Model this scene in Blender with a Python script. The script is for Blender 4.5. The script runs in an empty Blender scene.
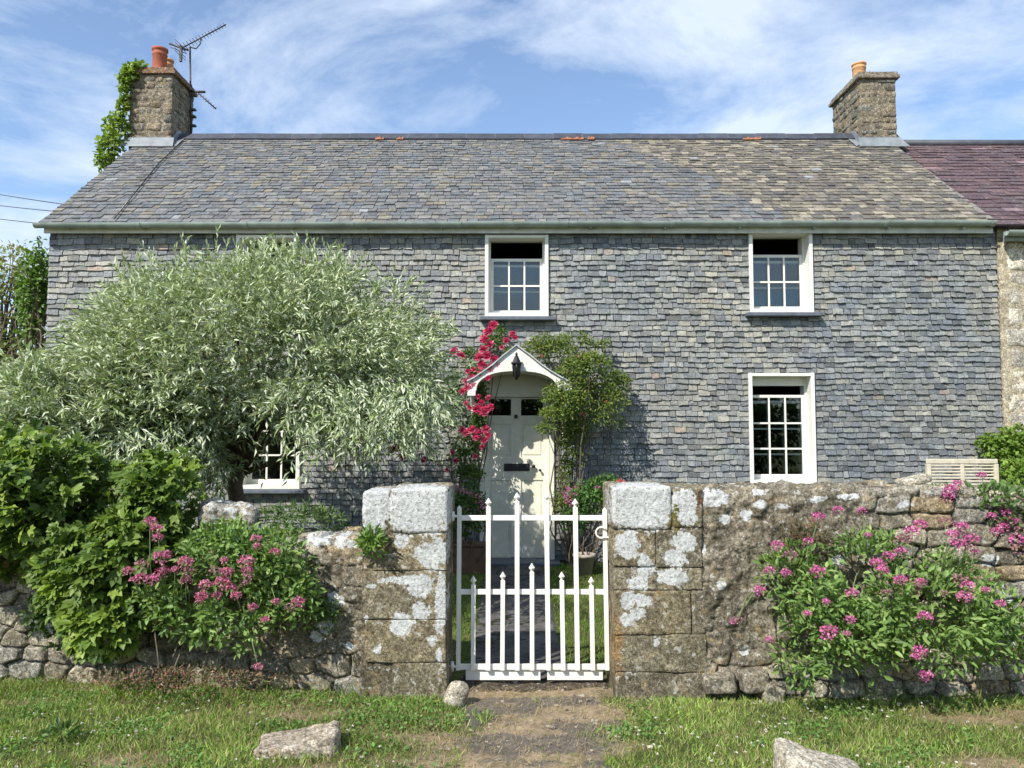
import bpy, math, random
import numpy as np
from mathutils import Vector, Matrix

SC = bpy.context.scene
COL = SC.collection
R = math.radians

# ------------------------------------------------------------------ camera
PITCH = R(3.5); F = 770.0; EYE = 1.6
cam_d = bpy.data.cameras.new("camera"); cam = bpy.data.objects.new("camera", cam_d); COL.objects.link(cam)
cam.location = (0, 0, EYE); cam.rotation_euler = (R(90) + PITCH, 0, 0)
cam_d.sensor_width = 36; cam_d.lens = 36 * F / 1024; cam_d.clip_start = 0.05; cam_d.clip_end = 5000
SC.camera = cam

# ------------------------------------------------------------------ sun and sky
SUN_EL, SUN_AZ = R(44), R(38)          # azimuth measured from straight behind the camera towards the left
sun_dir = Vector((-math.sin(SUN_AZ) * math.cos(SUN_EL), -math.cos(SUN_AZ) * math.cos(SUN_EL), math.sin(SUN_EL)))
sd = bpy.data.lights.new("sun", 'SUN'); sd.energy = 4.7; sd.angle = R(0.5); sd.color = (1.0, 0.955, 0.88)
so = bpy.data.objects.new("sun", sd); COL.objects.link(so); so.rotation_euler = (-sun_dir).to_track_quat('-Z', 'Y').to_euler()

w = bpy.data.worlds.new("World"); SC.world = w; w.use_nodes = True
nt = w.node_tree; N = nt.nodes; L = nt.links
bg = N['Background']; bg.inputs[1].default_value = 0.15
sky = N.new('ShaderNodeTexSky'); sky.sky_type = 'NISHITA'; sky.sun_disc = False
sky.sun_elevation = SUN_EL; sky.sun_rotation = R(180) + SUN_AZ
sky.air_density = 1.0; sky.dust_density = 0.2; sky.ozone_density = 3.0
tc = N.new('ShaderNodeTexCoord')
sep = N.new('ShaderNodeSeparateXYZ'); L.new(tc.outputs['Generated'], sep.inputs[0])
zc = N.new('ShaderNodeMath'); zc.operation = 'MAXIMUM'; L.new(sep.outputs[2], zc.inputs[0]); zc.inputs[1].default_value = 0.0
za = N.new('ShaderNodeMath'); za.operation = 'ADD'; L.new(zc.outputs[0], za.inputs[0]); za.inputs[1].default_value = 0.22
dv = N.new('ShaderNodeVectorMath'); dv.operation = 'DIVIDE'; L.new(tc.outputs['Generated'], dv.inputs[0])
cmb = N.new('ShaderNodeCombineXYZ')
for i in range(3): L.new(za.outputs[0], cmb.inputs[i])
L.new(cmb.outputs[0], dv.inputs[1])
mp = N.new('ShaderNodeMapping'); mp.inputs['Scale'].default_value = (1.0, 1.15, 0.8); mp.inputs['Rotation'].default_value = (0, 0, R(28)); mp.inputs['Location'].default_value = (3.3, 1.9, 0)
L.new(dv.outputs[0], mp.inputs[0])
n1 = N.new('ShaderNodeTexNoise'); n1.inputs['Scale'].default_value = 1.9; n1.inputs['Detail'].default_value = 9; n1.inputs['Roughness'].default_value = 0.62; n1.inputs['Distortion'].default_value = 0.35
L.new(mp.outputs[0], n1.inputs['Vector'])
r1 = N.new('ShaderNodeValToRGB'); r1.color_ramp.elements[0].position = 0.41; r1.color_ramp.elements[1].position = 0.62
r1.color_ramp.elements[0].color = (0.05, 0.05, 0.05, 1); r1.color_ramp.elements[1].color = (0.88, 0.88, 0.88, 1)
L.new(n1.outputs[0], r1.inputs[0])
mx = N.new('ShaderNodeMix'); mx.data_type = 'RGBA'
L.new(r1.outputs[0], mx.inputs[0]); L.new(sky.outputs[0], mx.inputs[6]); mx.inputs[7].default_value = (4.1, 4.65, 5.5, 1)
L.new(mx.outputs[2], bg.inputs[0])

SC.view_settings.view_transform = 'Standard'; SC.view_settings.look = 'None'
SC.view_settings.gamma = 1; SC.view_settings.exposure = 0.50; SC.view_settings.use_curve_mapping = False
SC.cycles.max_bounces = 6; SC.cycles.diffuse_bounces = 3; SC.cycles.transparent_max_bounces = 12
SC.cycles.use_denoising = True

# ------------------------------------------------------------------ helpers
def at(px, py, Y):
    """world point at depth Y seen at photograph position px, py"""
    u = (px - 512) / F; v = (384 - py) / F
    t = Y / (math.cos(PITCH) - v * math.sin(PITCH))
    return Vector((u * t, Y, EYE + t * (math.sin(PITCH) + v * math.cos(PITCH))))
def X(px, Y): return (px - 512) / F * Y
def Z(py, Y): return at(512, py, Y).z

def tag(o, label=None, cat=None, group=None, kind=None):
    if label: o['label'] = label
    if cat: o['category'] = cat
    if group: o['group'] = group
    if kind: o['kind'] = kind
    return o
def empty(name, loc=(0, 0, 0), rz=0):
    o = bpy.data.objects.new(name, None); COL.objects.link(o); o.location = loc; o.rotation_euler.z = rz
    o.empty_display_size = 0.1
    return o
def link(name, me, parent=None):
    o = bpy.data.objects.new(name, me); COL.objects.link(o)
    if parent:
        o.parent = parent
        # parts are modelled in world coordinates: undo the parent's placement
        M = Matrix.Identity(4); p = parent
        while p: M = p.matrix_basis @ M if p is parent else (p.matrix_basis @ M); p = p.parent
        o.matrix_basis = M.inverted()
    return o

# numpy noise -------------------------------------------------------
def _hash(ix, iy, iz, seed=0):
    h = (ix.astype(np.int64) * 374761393 + iy.astype(np.int64) * 668265263 + iz.astype(np.int64) * 2147483647 + seed * 974711) & 0xFFFFFFFF
    h = ((h ^ (h >> 13)) * 1274126177) & 0xFFFFFFFF
    h = ((h ^ (h >> 16)) * 2246822519) & 0xFFFFFFFF
    return ((h ^ (h >> 15)) & 0xFFFFFF) / float(0xFFFFFF)
def vnoise(x, y, z=0.0, seed=0):
    x = np.asarray(x, float); y = np.asarray(y, float) + 0 * x; z = np.asarray(z, float) + 0 * x
    ix, iy, iz = np.floor(x), np.floor(y), np.floor(z)
    fx, fy, fz = x - ix, y - iy, z - iz
    fx, fy, fz = [f * f * (3 - 2 * f) for f in (fx, fy, fz)]
    r = 0
    for dx in (0, 1):
        for dy in (0, 1):
            for dz in (0, 1):
                wgt = (fx if dx else 1 - fx) * (fy if dy else 1 - fy) * (fz if dz else 1 - fz)
                r = r + wgt * _hash(ix + dx, iy + dy, iz + dz, seed)
    return r
def fbm(x, y, z=0.0, o=4, seed=0):
    r = 0; a = 1; t = 0; s = 1
    for k in range(o):
        r = r + a * (vnoise(np.asarray(x) * s, np.asarray(y) * s, np.asarray(z) * s, seed + k) - 0.5) * 2; t += a; a *= 0.5; s *= 2.03
    return r / t

# mesh builder ------------------------------------------------------
class MB:
    def __init__(s): s.v = []; s.f = []; s.m = []; s.c = []; s.sm = []
    def add(s, vs, fs, col=(1, 1, 1), mat=0, smooth=False):
        b = len(s.v); s.v += [tuple(v) for v in vs]; s.c += [tuple(col)] * len(vs) if not isinstance(col, list) else col
        for f in fs: s.f.append([i + b for i in f]); s.m.append(mat); s.sm.append(smooth)
    def box(s, x0, x1, y0, y1, z0, z1, col=(1, 1, 1), mat=0, bev=0.0, M=None):
        if bev <= 0:
            vs = [(x, y, z) for x in (x0, x1) for y in (y0, y1) for z in (z0, z1)]
            fs = [(0, 1, 3, 2), (4, 6, 7, 5), (0, 4, 5, 1), (2, 3, 7, 6), (0, 2, 6, 4), (1, 5, 7, 3)]
        else:
            vs = []; b = bev; idx = {}
            for i, (x, ix) in enumerate(((x0, x0 + b), (x1, x1 - b))):
                for j, (y, iy) in enumerate(((y0, y0 + b), (y1, y1 - b))):
                    for k, (z, iz) in enumerate(((z0, z0 + b), (z1, z1 - b))):
                        idx[i, j, k] = len(vs); vs += [(x, iy, iz), (ix, y, iz), (ix, iy, z)]
            fs = []
            I = lambda i, j, k, a: idx[i, j, k] + a
            for i in (0, 1):
                q = [I(i, 0, 0, 0), I(i, 0, 1, 0), I(i, 1, 1, 0), I(i, 1, 0, 0)]; fs.append(q if i == 0 else q[::-1])
                q = [I(0, i, 0, 1), I(1, i, 0, 1), I(1, i, 1, 1), I(0, i, 1, 1)]; fs.append(q if i == 0 else q[::-1])
                q = [I(0, 0, i, 2), I(0, 1, i, 2), I(1, 1, i, 2), I(1, 0, i, 2)]; fs.append(q if i == 0 else q[::-1])
                for j in (0, 1):
                    fs.append([I(i, j, 0, 0), I(i, j, 0, 1), I(i, j, 1, 1), I(i, j, 1, 0)])
                    fs.append([I(0, i, j, 1), I(0, i, j, 2), I(1, i, j, 2), I(1, i, j, 1)])
                    fs.append([I(i, 0, j, 0), I(i, 0, j, 2), I(i, 1, j, 2), I(i, 1, j, 0)])
                    for k in (0, 1): fs.append([I(i, j, k, 0), I(i, j, k, 1), I(i, j, k, 2)])
        if M is not None: vs = [tuple(M @ Vector(v)) for v in vs]
        s.add(vs, fs, col, mat)
    def tube(s, pts, rad, n=8, col=(1, 1, 1), mat=0, cap=True, smooth=True):
        pts = [Vector(p) for p in pts]
        if not hasattr(rad, '__len__'): rad = [rad] * len(pts)
        vs = []; prev = None
        for i, p in enumerate(pts):
            d = (pts[min(i + 1, len(pts) - 1)] - pts[max(i - 1, 0)]).normalized()
            if prev is None: a = d.orthogonal().normalized()
            else: a = (prev - d * prev.dot(d)); a = a.normalized() if a.length > 1e-6 else d.orthogonal().normalized()
            prev = a; b = d.cross(a)
            for k in range(n):
                t = 2 * math.pi * k / n; vs.append(p + (a * math.cos(t) + b * math.sin(t)) * rad[i])
        fs = [(i * n + k, i * n + (k + 1) % n, (i + 1) * n + (k + 1) % n, (i + 1) * n + k) for i in range(len(pts) - 1) for k in range(n)]
        if cap: fs += [tuple(range(n))[::-1], tuple(range((len(pts) - 1) * n, len(pts) * n))]
        s.add(vs, fs, col, mat, smooth)
    def lathe(s, c, prof, n=24, col=(1, 1, 1), mat=0, smooth=True):
        vs = [(c[0] + r * math.cos(2 * math.pi * k / n), c[1] + r * math.sin(2 * math.pi * k / n), c[2] + z) for r, z in prof for k in range(n)]
        fs = [(i * n + k, i * n + (k + 1) % n, (i + 1) * n + (k + 1) % n, (i + 1) * n + k) for i in range(len(prof) - 1) for k in range(n)]
        s.add(vs, fs, col, mat, smooth)
    def prism(s, poly, y0, y1, col=(1, 1, 1), mat=0):
        """poly in x,z extruded along y"""
        n = len(poly); vs = [(x, y0, z) for x, z in poly] + [(x, y1, z) for x, z in poly]
        fs = [tuple(range(n)), tuple(range(n, 2 * n))[::-1]] + [(i, i + n, (i + 1) % n + n, (i + 1) % n) for i in range(n)]
        s.add(vs, fs, col, mat)
    def build(s, name, mats, parent=None, fix=True):
        me = bpy.data.meshes.new(name); me.from_pydata(s.v, [], s.f)
        if not isinstance(mats, (list, tuple)): mats = [mats]
        for m in mats: me.materials.append(m)
        me.polygons.foreach_set('material_index', s.m); me.polygons.foreach_set('use_smooth', s.sm)
        at_ = me.attributes.new('col', 'FLOAT_COLOR', 'POINT')
        c = np.ones((len(s.v), 4), np.float32); c[:, :3] = np.array([x[:3] for x in s.c], np.float32); at_.data.foreach_set('color', c.ravel())
        me.validate(); me.update()
        if fix:
            import bmesh
            bm = bmesh.new(); bm.from_mesh(me); bmesh.ops.recalc_face_normals(bm, faces=bm.faces); bm.to_mesh(me); bm.free()
        return link(name, me, parent)

def np_mesh(name, V, Fc, mat, col=None, parent=None, smooth=False, extra=None):
    """V (n,3); Fc (m,k) faces all with k corners"""
    me = bpy.data.meshes.new(name); n, (m, k) = len(V), Fc.shape
    me.vertices.add(n); me.vertices.foreach_set('co', np.ascontiguousarray(V, np.float32).ravel())
    me.loops.add(m * k); me.loops.foreach_set('vertex_index', np.ascontiguousarray(Fc, np.int32).ravel())
    me.polygons.add(m); me.polygons.foreach_set('loop_start', np.arange(0, m * k, k, dtype=np.int32))
    if smooth: me.polygons.foreach_set('use_smooth', np.ones(m, bool))
    me.update(calc_edges=True)
    if col is not None:
        a = me.attributes.new('col', 'FLOAT_COLOR', 'POINT'); c = np.ones((n, 4), np.float32); c[:, :3] = col; a.data.foreach_set('color', c.ravel())
    for kx, val in (extra or {}).items():
        a = me.attributes.new(kx, 'FLOAT', 'POINT'); a.data.foreach_set('value', np.asarray(val, np.float32).ravel())
    me.materials.append(mat); me.validate()
    return link(name, me, parent)

LEAF = (np.array([(0, 0, 0), (-.5, .33, .10), (-.40, .68, .06), (0, 1, -.06), (.40, .68, .06), (.5, .33, .10)]), np.array([(0, 3, 2, 1), (0, 5, 4, 3)]))
LANCE = (np.array([(0, 0, 0), (-.5, .45, .10), (0, 1, -.08), (.5, .45, .10)]), np.array([(0, 2, 1), (0, 3, 2)]))
BLADE = (np.array([(-.5, 0, 0), (.5, 0, 0), (.38, .55, .06), (-.38, .55, .06), (.06, 1, .30), (-.06, 1, .30)]), np.array([(0, 1, 2, 3), (3, 2, 4, 5)]))
def norm(a): return a / np.maximum(np.linalg.norm(a, axis=1, keepdims=True), 1e-9)
def scatter(name, tmpl, P, D, Nn, Ln, Wd, col, mat, parent=None):
    tv, tf = tmpl; n = len(P); k = len(tv)
    D = norm(D); S = norm(np.cross(D, Nn)); Nn = np.cross(S, D)
    Ln = np.broadcast_to(Ln, n)[:, None, None]; Wd = np.broadcast_to(Wd, n)[:, None, None]
    V = P[:, None, :] + S[:, None, :] * tv[None, :, 0:1] * Wd + D[:, None, :] * tv[None, :, 1:2] * Ln + Nn[:, None, :] * tv[None, :, 2:3] * Ln
    Fc = (tf[None] + (np.arange(n) * k)[:, None, None]).reshape(-1, tf.shape[1])
    return np_mesh(name, V.reshape(-1, 3), Fc, mat, np.repeat(col, k, axis=0), parent)
def cols(rs, n, pal, jit=0.12):
    pal = np.array(pal); c = pal[rs.randint(0, len(pal), n)]
    t = rs.rand(n, 1); c = c * (1 - t * 0.5) + pal[rs.randint(0, len(pal), n)] * t * 0.5
    return np.clip(c * (1 + jit * rs.randn(n, 1)), 0.004, 1)

# ------------------------------------------------------------------ materials
def new_mat(name):
    m = bpy.data.materials.new(name); m.use_nodes = True
    return m, m.node_tree.nodes, m.node_tree.links, m.node_tree.nodes['Principled BSDF']
def noise(N, L, scale, detail=4, rough=0.55, vec=None, dist=0):
    n = N.new('ShaderNodeTexNoise'); n.inputs['Scale'].default_value = scale; n.inputs['Detail'].default_value = detail
    n.inputs['Roughness'].default_value = rough; n.inputs['Distortion'].default_value = dist
    if vec is None: vec = N.new('ShaderNodeTexCoord').outputs['Object']
    L.new(vec, n.inputs['Vector']); return n.outputs[0]
def ramp(N, L, fac, p0, p1, c0=(0, 0, 0), c1=(1, 1, 1)):
    r = N.new('ShaderNodeValToRGB'); e = r.color_ramp.elements; e[0].position = p0; e[1].position = p1
    e[0].color = (*c0, 1); e[1].color = (*c1, 1); L.new(fac, r.inputs[0]); return r.outputs[0]
def mix(N, L, fac, a, b, mode='MIX'):
    x = N.new('ShaderNodeMix'); x.data_type = 'RGBA'; x.blend_type = mode
    for i, v in ((0, fac), (6, a), (7, b)):
        if isinstance(v, (int, float)): x.inputs[i].default_value = v
        elif isinstance(v, tuple): x.inputs[i].default_value = (*v, 1)
        else: L.new(v, x.inputs[i])
    return x.outputs[2]
def bump(N, L, h, p, strength=0.5, dist=0.01):
    b = N.new('ShaderNodeBump'); b.inputs['Strength'].default_value = strength; b.inputs['Distance'].default_value = dist
    L.new(h, b.inputs['Height']); L.new(b.outputs[0], p.inputs['Normal'])
def attr(N, name='col'):
    a = N.new('ShaderNodeAttribute'); a.attribute_name = name; return a

def foliage_mat(name, trans=0.35, rough=0.5, spec=0.35, tint=(1.25, 1.35, 0.6)):
    m, N, L, p = new_mat(name); a = attr(N)
    L.new(a.outputs['Color'], p.inputs['Base Color']); p.inputs['Roughness'].default_value = rough
    p.inputs['Specular IOR Level'].default_value = spec
    t = N.new('ShaderNodeBsdfTranslucent'); tcx = mix(N, L, 1.0, a.outputs['Color'], tint, 'MULTIPLY'); L.new(tcx, t.inputs[0])
    ms = N.new('ShaderNodeMixShader'); ms.inputs[0].default_value = trans
    L.new(p.outputs[0], ms.inputs[1]); L.new(t.outputs[0], ms.inputs[2]); L.new(ms.outputs[0], N['Material Output'].inputs[0])
    return m
M_leaf = foliage_mat('leaf'); M_silver = foliage_mat('silver leaf', 0.18, 0.6, 0.25); M_petal = foliage_mat('petal', 0.3, 0.6, 0.2, (1.1, 1, 1.1)); M_grass = foliage_mat('grass', 0.3, 0.55, 0.25)

def plain(name, col, rough=0.6, var=0.12, scale=20, bmp=0.15, metal=0.0, spec=0.5, usecol=False):
    m, N, L, p = new_mat(name); n = noise(N, L, scale, 5)
    base = col
    dark = tuple(c * (1 - var) for c in col); lite = tuple(min(1, c * (1 + var)) for c in col)
    c = ramp(N, L, n, 0.3, 0.7, dark, lite)
    if usecol: c = mix(N, L, 1.0, c, attr(N).outputs['Color'], 'MULTIPLY')
    L.new(c, p.inputs['Base Color']); p.inputs['Roughness'].default_value = rough; p.inputs['Metallic'].default_value = metal
    p.inputs['Specular IOR Level'].default_value = spec
    if bmp: bump(N, L, n, p, bmp, 0.004)
    return m
def slate_mat(name, lich=0.0):
    m, N, L, p = new_mat(name); a = attr(N).outputs['Color']
    n = noise(N, L, 14, 6, 0.65); n2 = noise(N, L, 70, 5, 0.6)
    c = mix(N, L, 1.0, a, ramp(N, L, n, 0.25, 0.75, (0.60, 0.61, 0.63), (1.42, 1.40, 1.34)), 'MULTIPLY')
    c = mix(N, L, 1.0, c, ramp(N, L, n2, 0.3, 0.7, (0.6, 0.6, 0.6), (1.35, 1.35, 1.35)), 'MULTIPLY')
    n3 = noise(N, L, 34, 3, 0.5); c = mix(N, L, ramp(N, L, n3, 0.64, 0.69), c, (0.30, 0.30, 0.24))
    L.new(c, p.inputs['Base Color']); p.inputs['Roughness'].default_value = 0.62; p.inputs['Specular IOR Level'].default_value = 0.35
    s = N.new('ShaderNodeMath'); s.operation = 'ADD'; L.new(n, s.inputs[0]); L.new(n2, s.inputs[1])
    bump(N, L, s.outputs[0], p, 0.9, 0.010); return m
M_slate = slate_mat('hung slate'); M_roof = slate_mat('roof slate')
def stone_mat(name, lichen=True, bs=0.8):
    m, N, L, p = new_mat(name); a = attr(N).outputs['Color']
    n = noise(N, L, 9, 7, 0.65); n2 = noise(N, L, 60, 6, 0.7); n3 = noise(N, L, 190, 3, 0.6)
    c = mix(N, L, 1.0, a, ramp(N, L, n, 0.28, 0.72, (0.55, 0.55, 0.54), (1.42, 1.41, 1.40)), 'MULTIPLY')
    c = mix(N, L, 1.0, c, ramp(N, L, n2, 0.34, 0.66, (0.45, 0.43, 0.40), (1.6, 1.6, 1.58)), 'MULTIPLY')
    n4 = noise(N, L, 120, 4, 0.7); c = mix(N, L, 1.0, c, ramp(N, L, n4, 0.34, 0.66, (0.72, 0.72, 0.72), (1.28, 1.28, 1.28)), 'MULTIPLY')
    n5 = noise(N, L, 27, 5, 0.75, dist=0.8); c = mix(N, L, 1.0, c, ramp(N, L, n5, 0.36, 0.62, (0.48, 0.46, 0.42), (1.35, 1.33, 1.28)), 'MULTIPLY')
    no = noise(N, L, 13, 5, 0.6, dist=0.6); c = mix(N, L, ramp(N, L, no, 0.58, 0.68, (0, 0, 0), (0.55, 0.55, 0.55)), c, (0.31, 0.21, 0.09))
    nw = noise(N, L, 26, 4, 0.6); c = mix(N, L, ramp(N, L, nw, 0.60, 0.66, (0, 0, 0), (0.8, 0.8, 0.8)), c, (0.46, 0.45, 0.40))
    nd = noise(N, L, 17, 5, 0.7, dist=0.3); c = mix(N, L, ramp(N, L, nd, 0.58, 0.74, (0, 0, 0), (0.6, 0.6, 0.6)), c, (0.06, 0.055, 0.045))
    if lichen:
        l = attr(N, 'lich').outputs['Fac']; nl = noise(N, L, 34, 6, 0.65)
        s = N.new('ShaderNodeMath'); s.operation = 'MULTIPLY_ADD'; L.new(nl, s.inputs[0]); s.inputs[1].default_value = 1.9; L.new(l, s.inputs[2])
        hf = N.new('ShaderNodeMath'); hf.operation = 'MULTIPLY'; L.new(s.outputs[0], hf.inputs[0]); hf.inputs[1].default_value = .5; s = hf
        f = ramp(N, L, s.outputs[0], .535, .575)
        lc = ramp(N, L, n2, 0.33, 0.62, (0.30, 0.31, 0.30), (0.64, 0.65, 0.63))
        nh = noise(N, L, 45, 4, 0.7); lc = mix(N, L, ramp(N, L, nh, 0.56, 0.62), lc, (0.26, 0.25, 0.21))
        c = mix(N, L, f, c, lc)
    L.new(c, p.inputs['Base Color']); p.inputs['Roughness'].default_value = 0.95; p.inputs['Specular IOR Level'].default_value = 0.15
    s = N.new('ShaderNodeMath'); s.operation = 'MULTIPLY_ADD'; L.new(n3, s.inputs[0]); s.inputs[1].default_value = 0.5; L.new(n2, s.inputs[2])
    bump(N, L, s.outputs[0], p, bs, 0.012); return m
M_stone = stone_mat('weathered stone'); M_stone2 = stone_mat('plain stone', False)
M_white = plain('white paint', (0.72, 0.71, 0.63), 0.4, 0.05, 9, 0.05)
M_cream = plain('cream paint', (0.74, 0.73, 0.62), 0.45, 0.06, 7, 0.05)
M_gatewhite = plain('gate paint', (0.80, 0.79, 0.73), 0.45, 0.05, 30, 0.12)
def worn_paint(name, col, chip=(.23, .12, .06), th=.70):
    m, N, L, p = new_mat(name); n = noise(N, L, 45, 6, .65); n2 = noise(N, L, 6, 4, .6)
    c = mix(N, L, 1.0, col, ramp(N, L, n2, .3, .7, (.86, .85, .80), (1.04, 1.04, 1.04)), 'MULTIPLY'); c = mix(N, L, ramp(N, L, n, th, th + .03), c, chip)
    L.new(c, p.inputs['Base Color']); p.inputs['Roughness'].default_value = .5; bump(N, L, n, p, .3, .003); return m
M_gatewhite = worn_paint('gate paint', (.80, .79, .73)); M_doorpaint = worn_paint('door paint', (.74, .73, .62), (.45, .42, .33), .68)
M_gutter = plain('gutter paint', (0.25, 0.30, 0.27), 0.45, 0.28, 6, 0.05)
M_black = plain('black metal', (0.012, 0.012, 0.014), 0.35, 0.3, 40, 0.05)
M_iron = plain('dark aluminium', (0.06, 0.055, 0.055), 0.5, 0.3, 40, 0, 0.4)
M_terra = plain('terracotta', (0.34, 0.095, 0.05), 0.8, 0.2, 14, 0.1)
M_buffpot = plain('buff clay', (0.55, 0.30, 0.14), 0.8, 0.2, 14, 0.1)
M_lead = plain('lead flashing', (0.19, 0.21, 0.225), 0.55, 0.25, 8, 0.2)
M_slab = plain('slate slab', (0.10, 0.115, 0.14), 0.6, 0.25, 12, 0.3)
M_ridge = plain('ridge tile', (0.045, 0.050, 0.065), 0.6, 0.3, 8, 0.2, usecol=True)
M_bark = plain('bark', (0.13, 0.10, 0.07), 0.9, 0.4, 30, 0.6)
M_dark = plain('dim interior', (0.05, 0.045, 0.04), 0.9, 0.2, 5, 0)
M_wood = plain('weathered teak', (0.52, 0.47, 0.36), 0.7, 0.15, 12, 0.2)
M_brown = plain('brown plastic trough', (0.13, 0.07, 0.04), 0.5, 0.2, 8, 0.1)
M_rope = plain('tan cord', (0.55, 0.40, 0.24), 0.8, 0.2, 60, 0.3)
def glass_mat():
    m, N, L, p = new_mat('window glass'); N.remove(p)
    g = N.new('ShaderNodeBsdfGlossy'); g.inputs['Roughness'].default_value = 0.0; g.inputs[0].default_value = (0.9, 0.93, 1, 1)
    t = N.new('ShaderNodeBsdfTransparent'); t.inputs[0].default_value = (0.86, 0.9, 0.88, 1)
    f = N.new('ShaderNodeFresnel'); f.inputs[0].default_value = 1.55
    b = N.new('ShaderNodeBump'); b.inputs['Strength'].default_value = 0.05; b.inputs['Distance'].default_value = 0.02
    L.new(noise(N, L, 2.5, 1), b.inputs['Height']); L.new(b.outputs[0], g.inputs['Normal'])
    x = N.new('ShaderNodeMixShader'); L.new(f.outputs[0], x.inputs[0]); L.new(t.outputs[0], x.inputs[1]); L.new(g.outputs[0], x.inputs[2])
    L.new(x.outputs[0], N['Material Output'].inputs[0]); return m
M_glass = glass_mat()

# ------------------------------------------------------------------ ground
PX0, PX1 = -0.24, 0.34                                  # garden path edges near the gate
def ground_z(x, y):
    return 0.018 * fbm(x * 0.9, y * 0.9, 3, 3, 5) * (np.abs(x) < 30) + np.where(y < 4.6, 0.03 * np.clip(np.abs(x - 0.12) - 0.45, 0, 0.5), 0)
def dirt_mask(x, y):
    """1 where the verge is worn to earth"""
    c = 0.12 + 0.05 * np.sin(y * 3); half = 0.45 - 0.10 * (4.8 - y)
    m = np.clip((half - np.abs(x - c)) / 0.20 + 0.5 + 1.9 * fbm(x * 5, y * 5, 1, 5, 9), 0, 1) * (y < 4.9)
    m = np.maximum(m, np.clip(fbm(x * 1.7 + 4, y * 3.2, 2, 4, 21) * 3.0 - 0.30, 0, 1) * (y < 4.9) * 0.9)
    m = np.maximum(m, np.clip((-(x + 2.0)) * 0.8, 0, 1) * np.clip((3.95 - y) * 2.4, 0, 1) * 0.85)
    m = np.maximum(m, np.clip((4.62 - np.abs(y - 4.62) * 6 - 4.0), 0, 1) * np.clip(-x - 1.3, 0, 1) * 0.7)
    return m
def axis(lo, hi, step, far):
    c = np.arange(lo, hi + 1e-6, step); g = np.cumsum(step * 1.35 ** np.arange(1, 40)); g = g[g < far]
    return np.concatenate([(lo - g)[::-1], [lo - 0] if False else [], c, hi + g])
gx = axis(-4.2, 4.2, 0.02, 2500); gy = axis(3.2, 9.8, 0.025, 2500)
GX, GY = np.meshgrid(gx, gy)
near = (np.abs(GX) < 4.3) & (GY > 3.0) & (GY < 10)
GZ = np.where(near, ground_z(GX, GY) + 0.012 * fbm(GX * 9, GY * 9, 0, 3, 2) * (GY < 4.95), -0.03)
idx = np.arange(GX.size).reshape(GX.shape)
Fg = np.stack([idx[:-1, :-1], idx[:-1, 1:], idx[1:, 1:], idx[1:, :-1]], -1).reshape(-1, 4)
dm = dirt_mask(GX, GY); rough = fbm(GX * 14, GY * 14, 0, 3, 77); tint = fbm(GX * 3.3, GY * 3.3, 0, 3, 14)
green = np.array((0.085, 0.10, 0.035)); earth = np.array((0.31, 0.245, 0.165)); tar = np.array((0.115, 0.108, 0.10)); straw = np.array((0.26, 0.21, 0.12))
C = green[None, None] * (1 + 0.5 * tint[..., None]); e = earth * (1 + 0.35 * rough[..., None]) * (1 - 0.0 * dm[..., None])
e = np.where(rough[..., None] > 0.25, straw, e)
C = C * (1 - dm[..., None]) + e * dm[..., None]
tm = np.clip(fbm(GX * 3.1 + 9, GY * 4.6 + 3.2, 0, 4, 33) * 8 - 0.9 + 1.2 * rough, 0, 1) * .8 * (np.abs(GX - 0.15) < 0.42 + 0.1 * rough) * (GY > 3.75) * (GY < 4.75)
C = C * (1 - tm[..., None]) + tar * (1 + 0.2 * rough[..., None]) * tm[..., None]
m, N, L, p = new_mat('earth and turf'); a = attr(N).outputs['Color']
nn = noise(N, L, 130, 5, 0.7); nb = noise(N, L, 30, 4, 0.6)
c = mix(N, L, 1.0, a, ramp(N, L, nn, 0.3, 0.7, (0.55, 0.55, 0.55), (1.45, 1.42, 1.38)), 'MULTIPLY')
c = mix(N, L, 1.0, c, ramp(N, L, nb, 0.3, 0.7, (0.75, 0.75, 0.75), (1.25, 1.25, 1.25)), 'MULTIPLY')
L.new(c, p.inputs['Base Color']); p.inputs['Roughness'].default_value = 1.0; p.inputs['Specular IOR Level'].default_value = 0.1
bump(N, L, nn, p, 0.8, 0.012); M_ground = m
g = np_mesh('ground', np.stack([GX, GY, GZ], -1).reshape(-1, 3), Fg, M_ground, C.reshape(-1, 3), smooth=True); g['kind'] = 'structure'

# garden path of old tarmac and flags
px = np.arange(-0.34, 0.42, 0.02); py = np.arange(5.05, 9.46, 0.02); PXg, PYg = np.meshgrid(px, py)
edge = np.minimum(PXg + 0.34, 0.40 - PXg) ; Zp = 0.016 + 0.008 * fbm(PXg * 7, PYg * 7, 0, 3, 4) + ground_z(PXg, PYg) - np.clip(0.05 + 0.04 * fbm(PXg * 5, PYg * 5, 0, 3, 8) - edge, 0, 1) * 1.2
crk = np.abs(fbm(PXg * 4, PYg * 4, 0, 4, 61)); Cp = np.array((0.115, 0.11, 0.11)) * (1 + 0.5 * fbm(PXg * 6, PYg * 6, 0, 3, 12)[..., None]); Cp = np.where(crk[..., None] < 0.03, np.array((0.03, 0.04, 0.015)), Cp)
ip = np.arange(PXg.size).reshape(PXg.shape); Fp = np.stack([ip[:-1, :-1], ip[:-1, 1:], ip[1:, 1:], ip[1:, :-1]], -1).reshape(-1, 4)
pp = np_mesh('garden_path', np.stack([PXg, PYg, Zp], -1).reshape(-1, 3), Fp, M_ground, Cp.reshape(-1, 3), smooth=True); pp['kind'] = 'structure'

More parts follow.
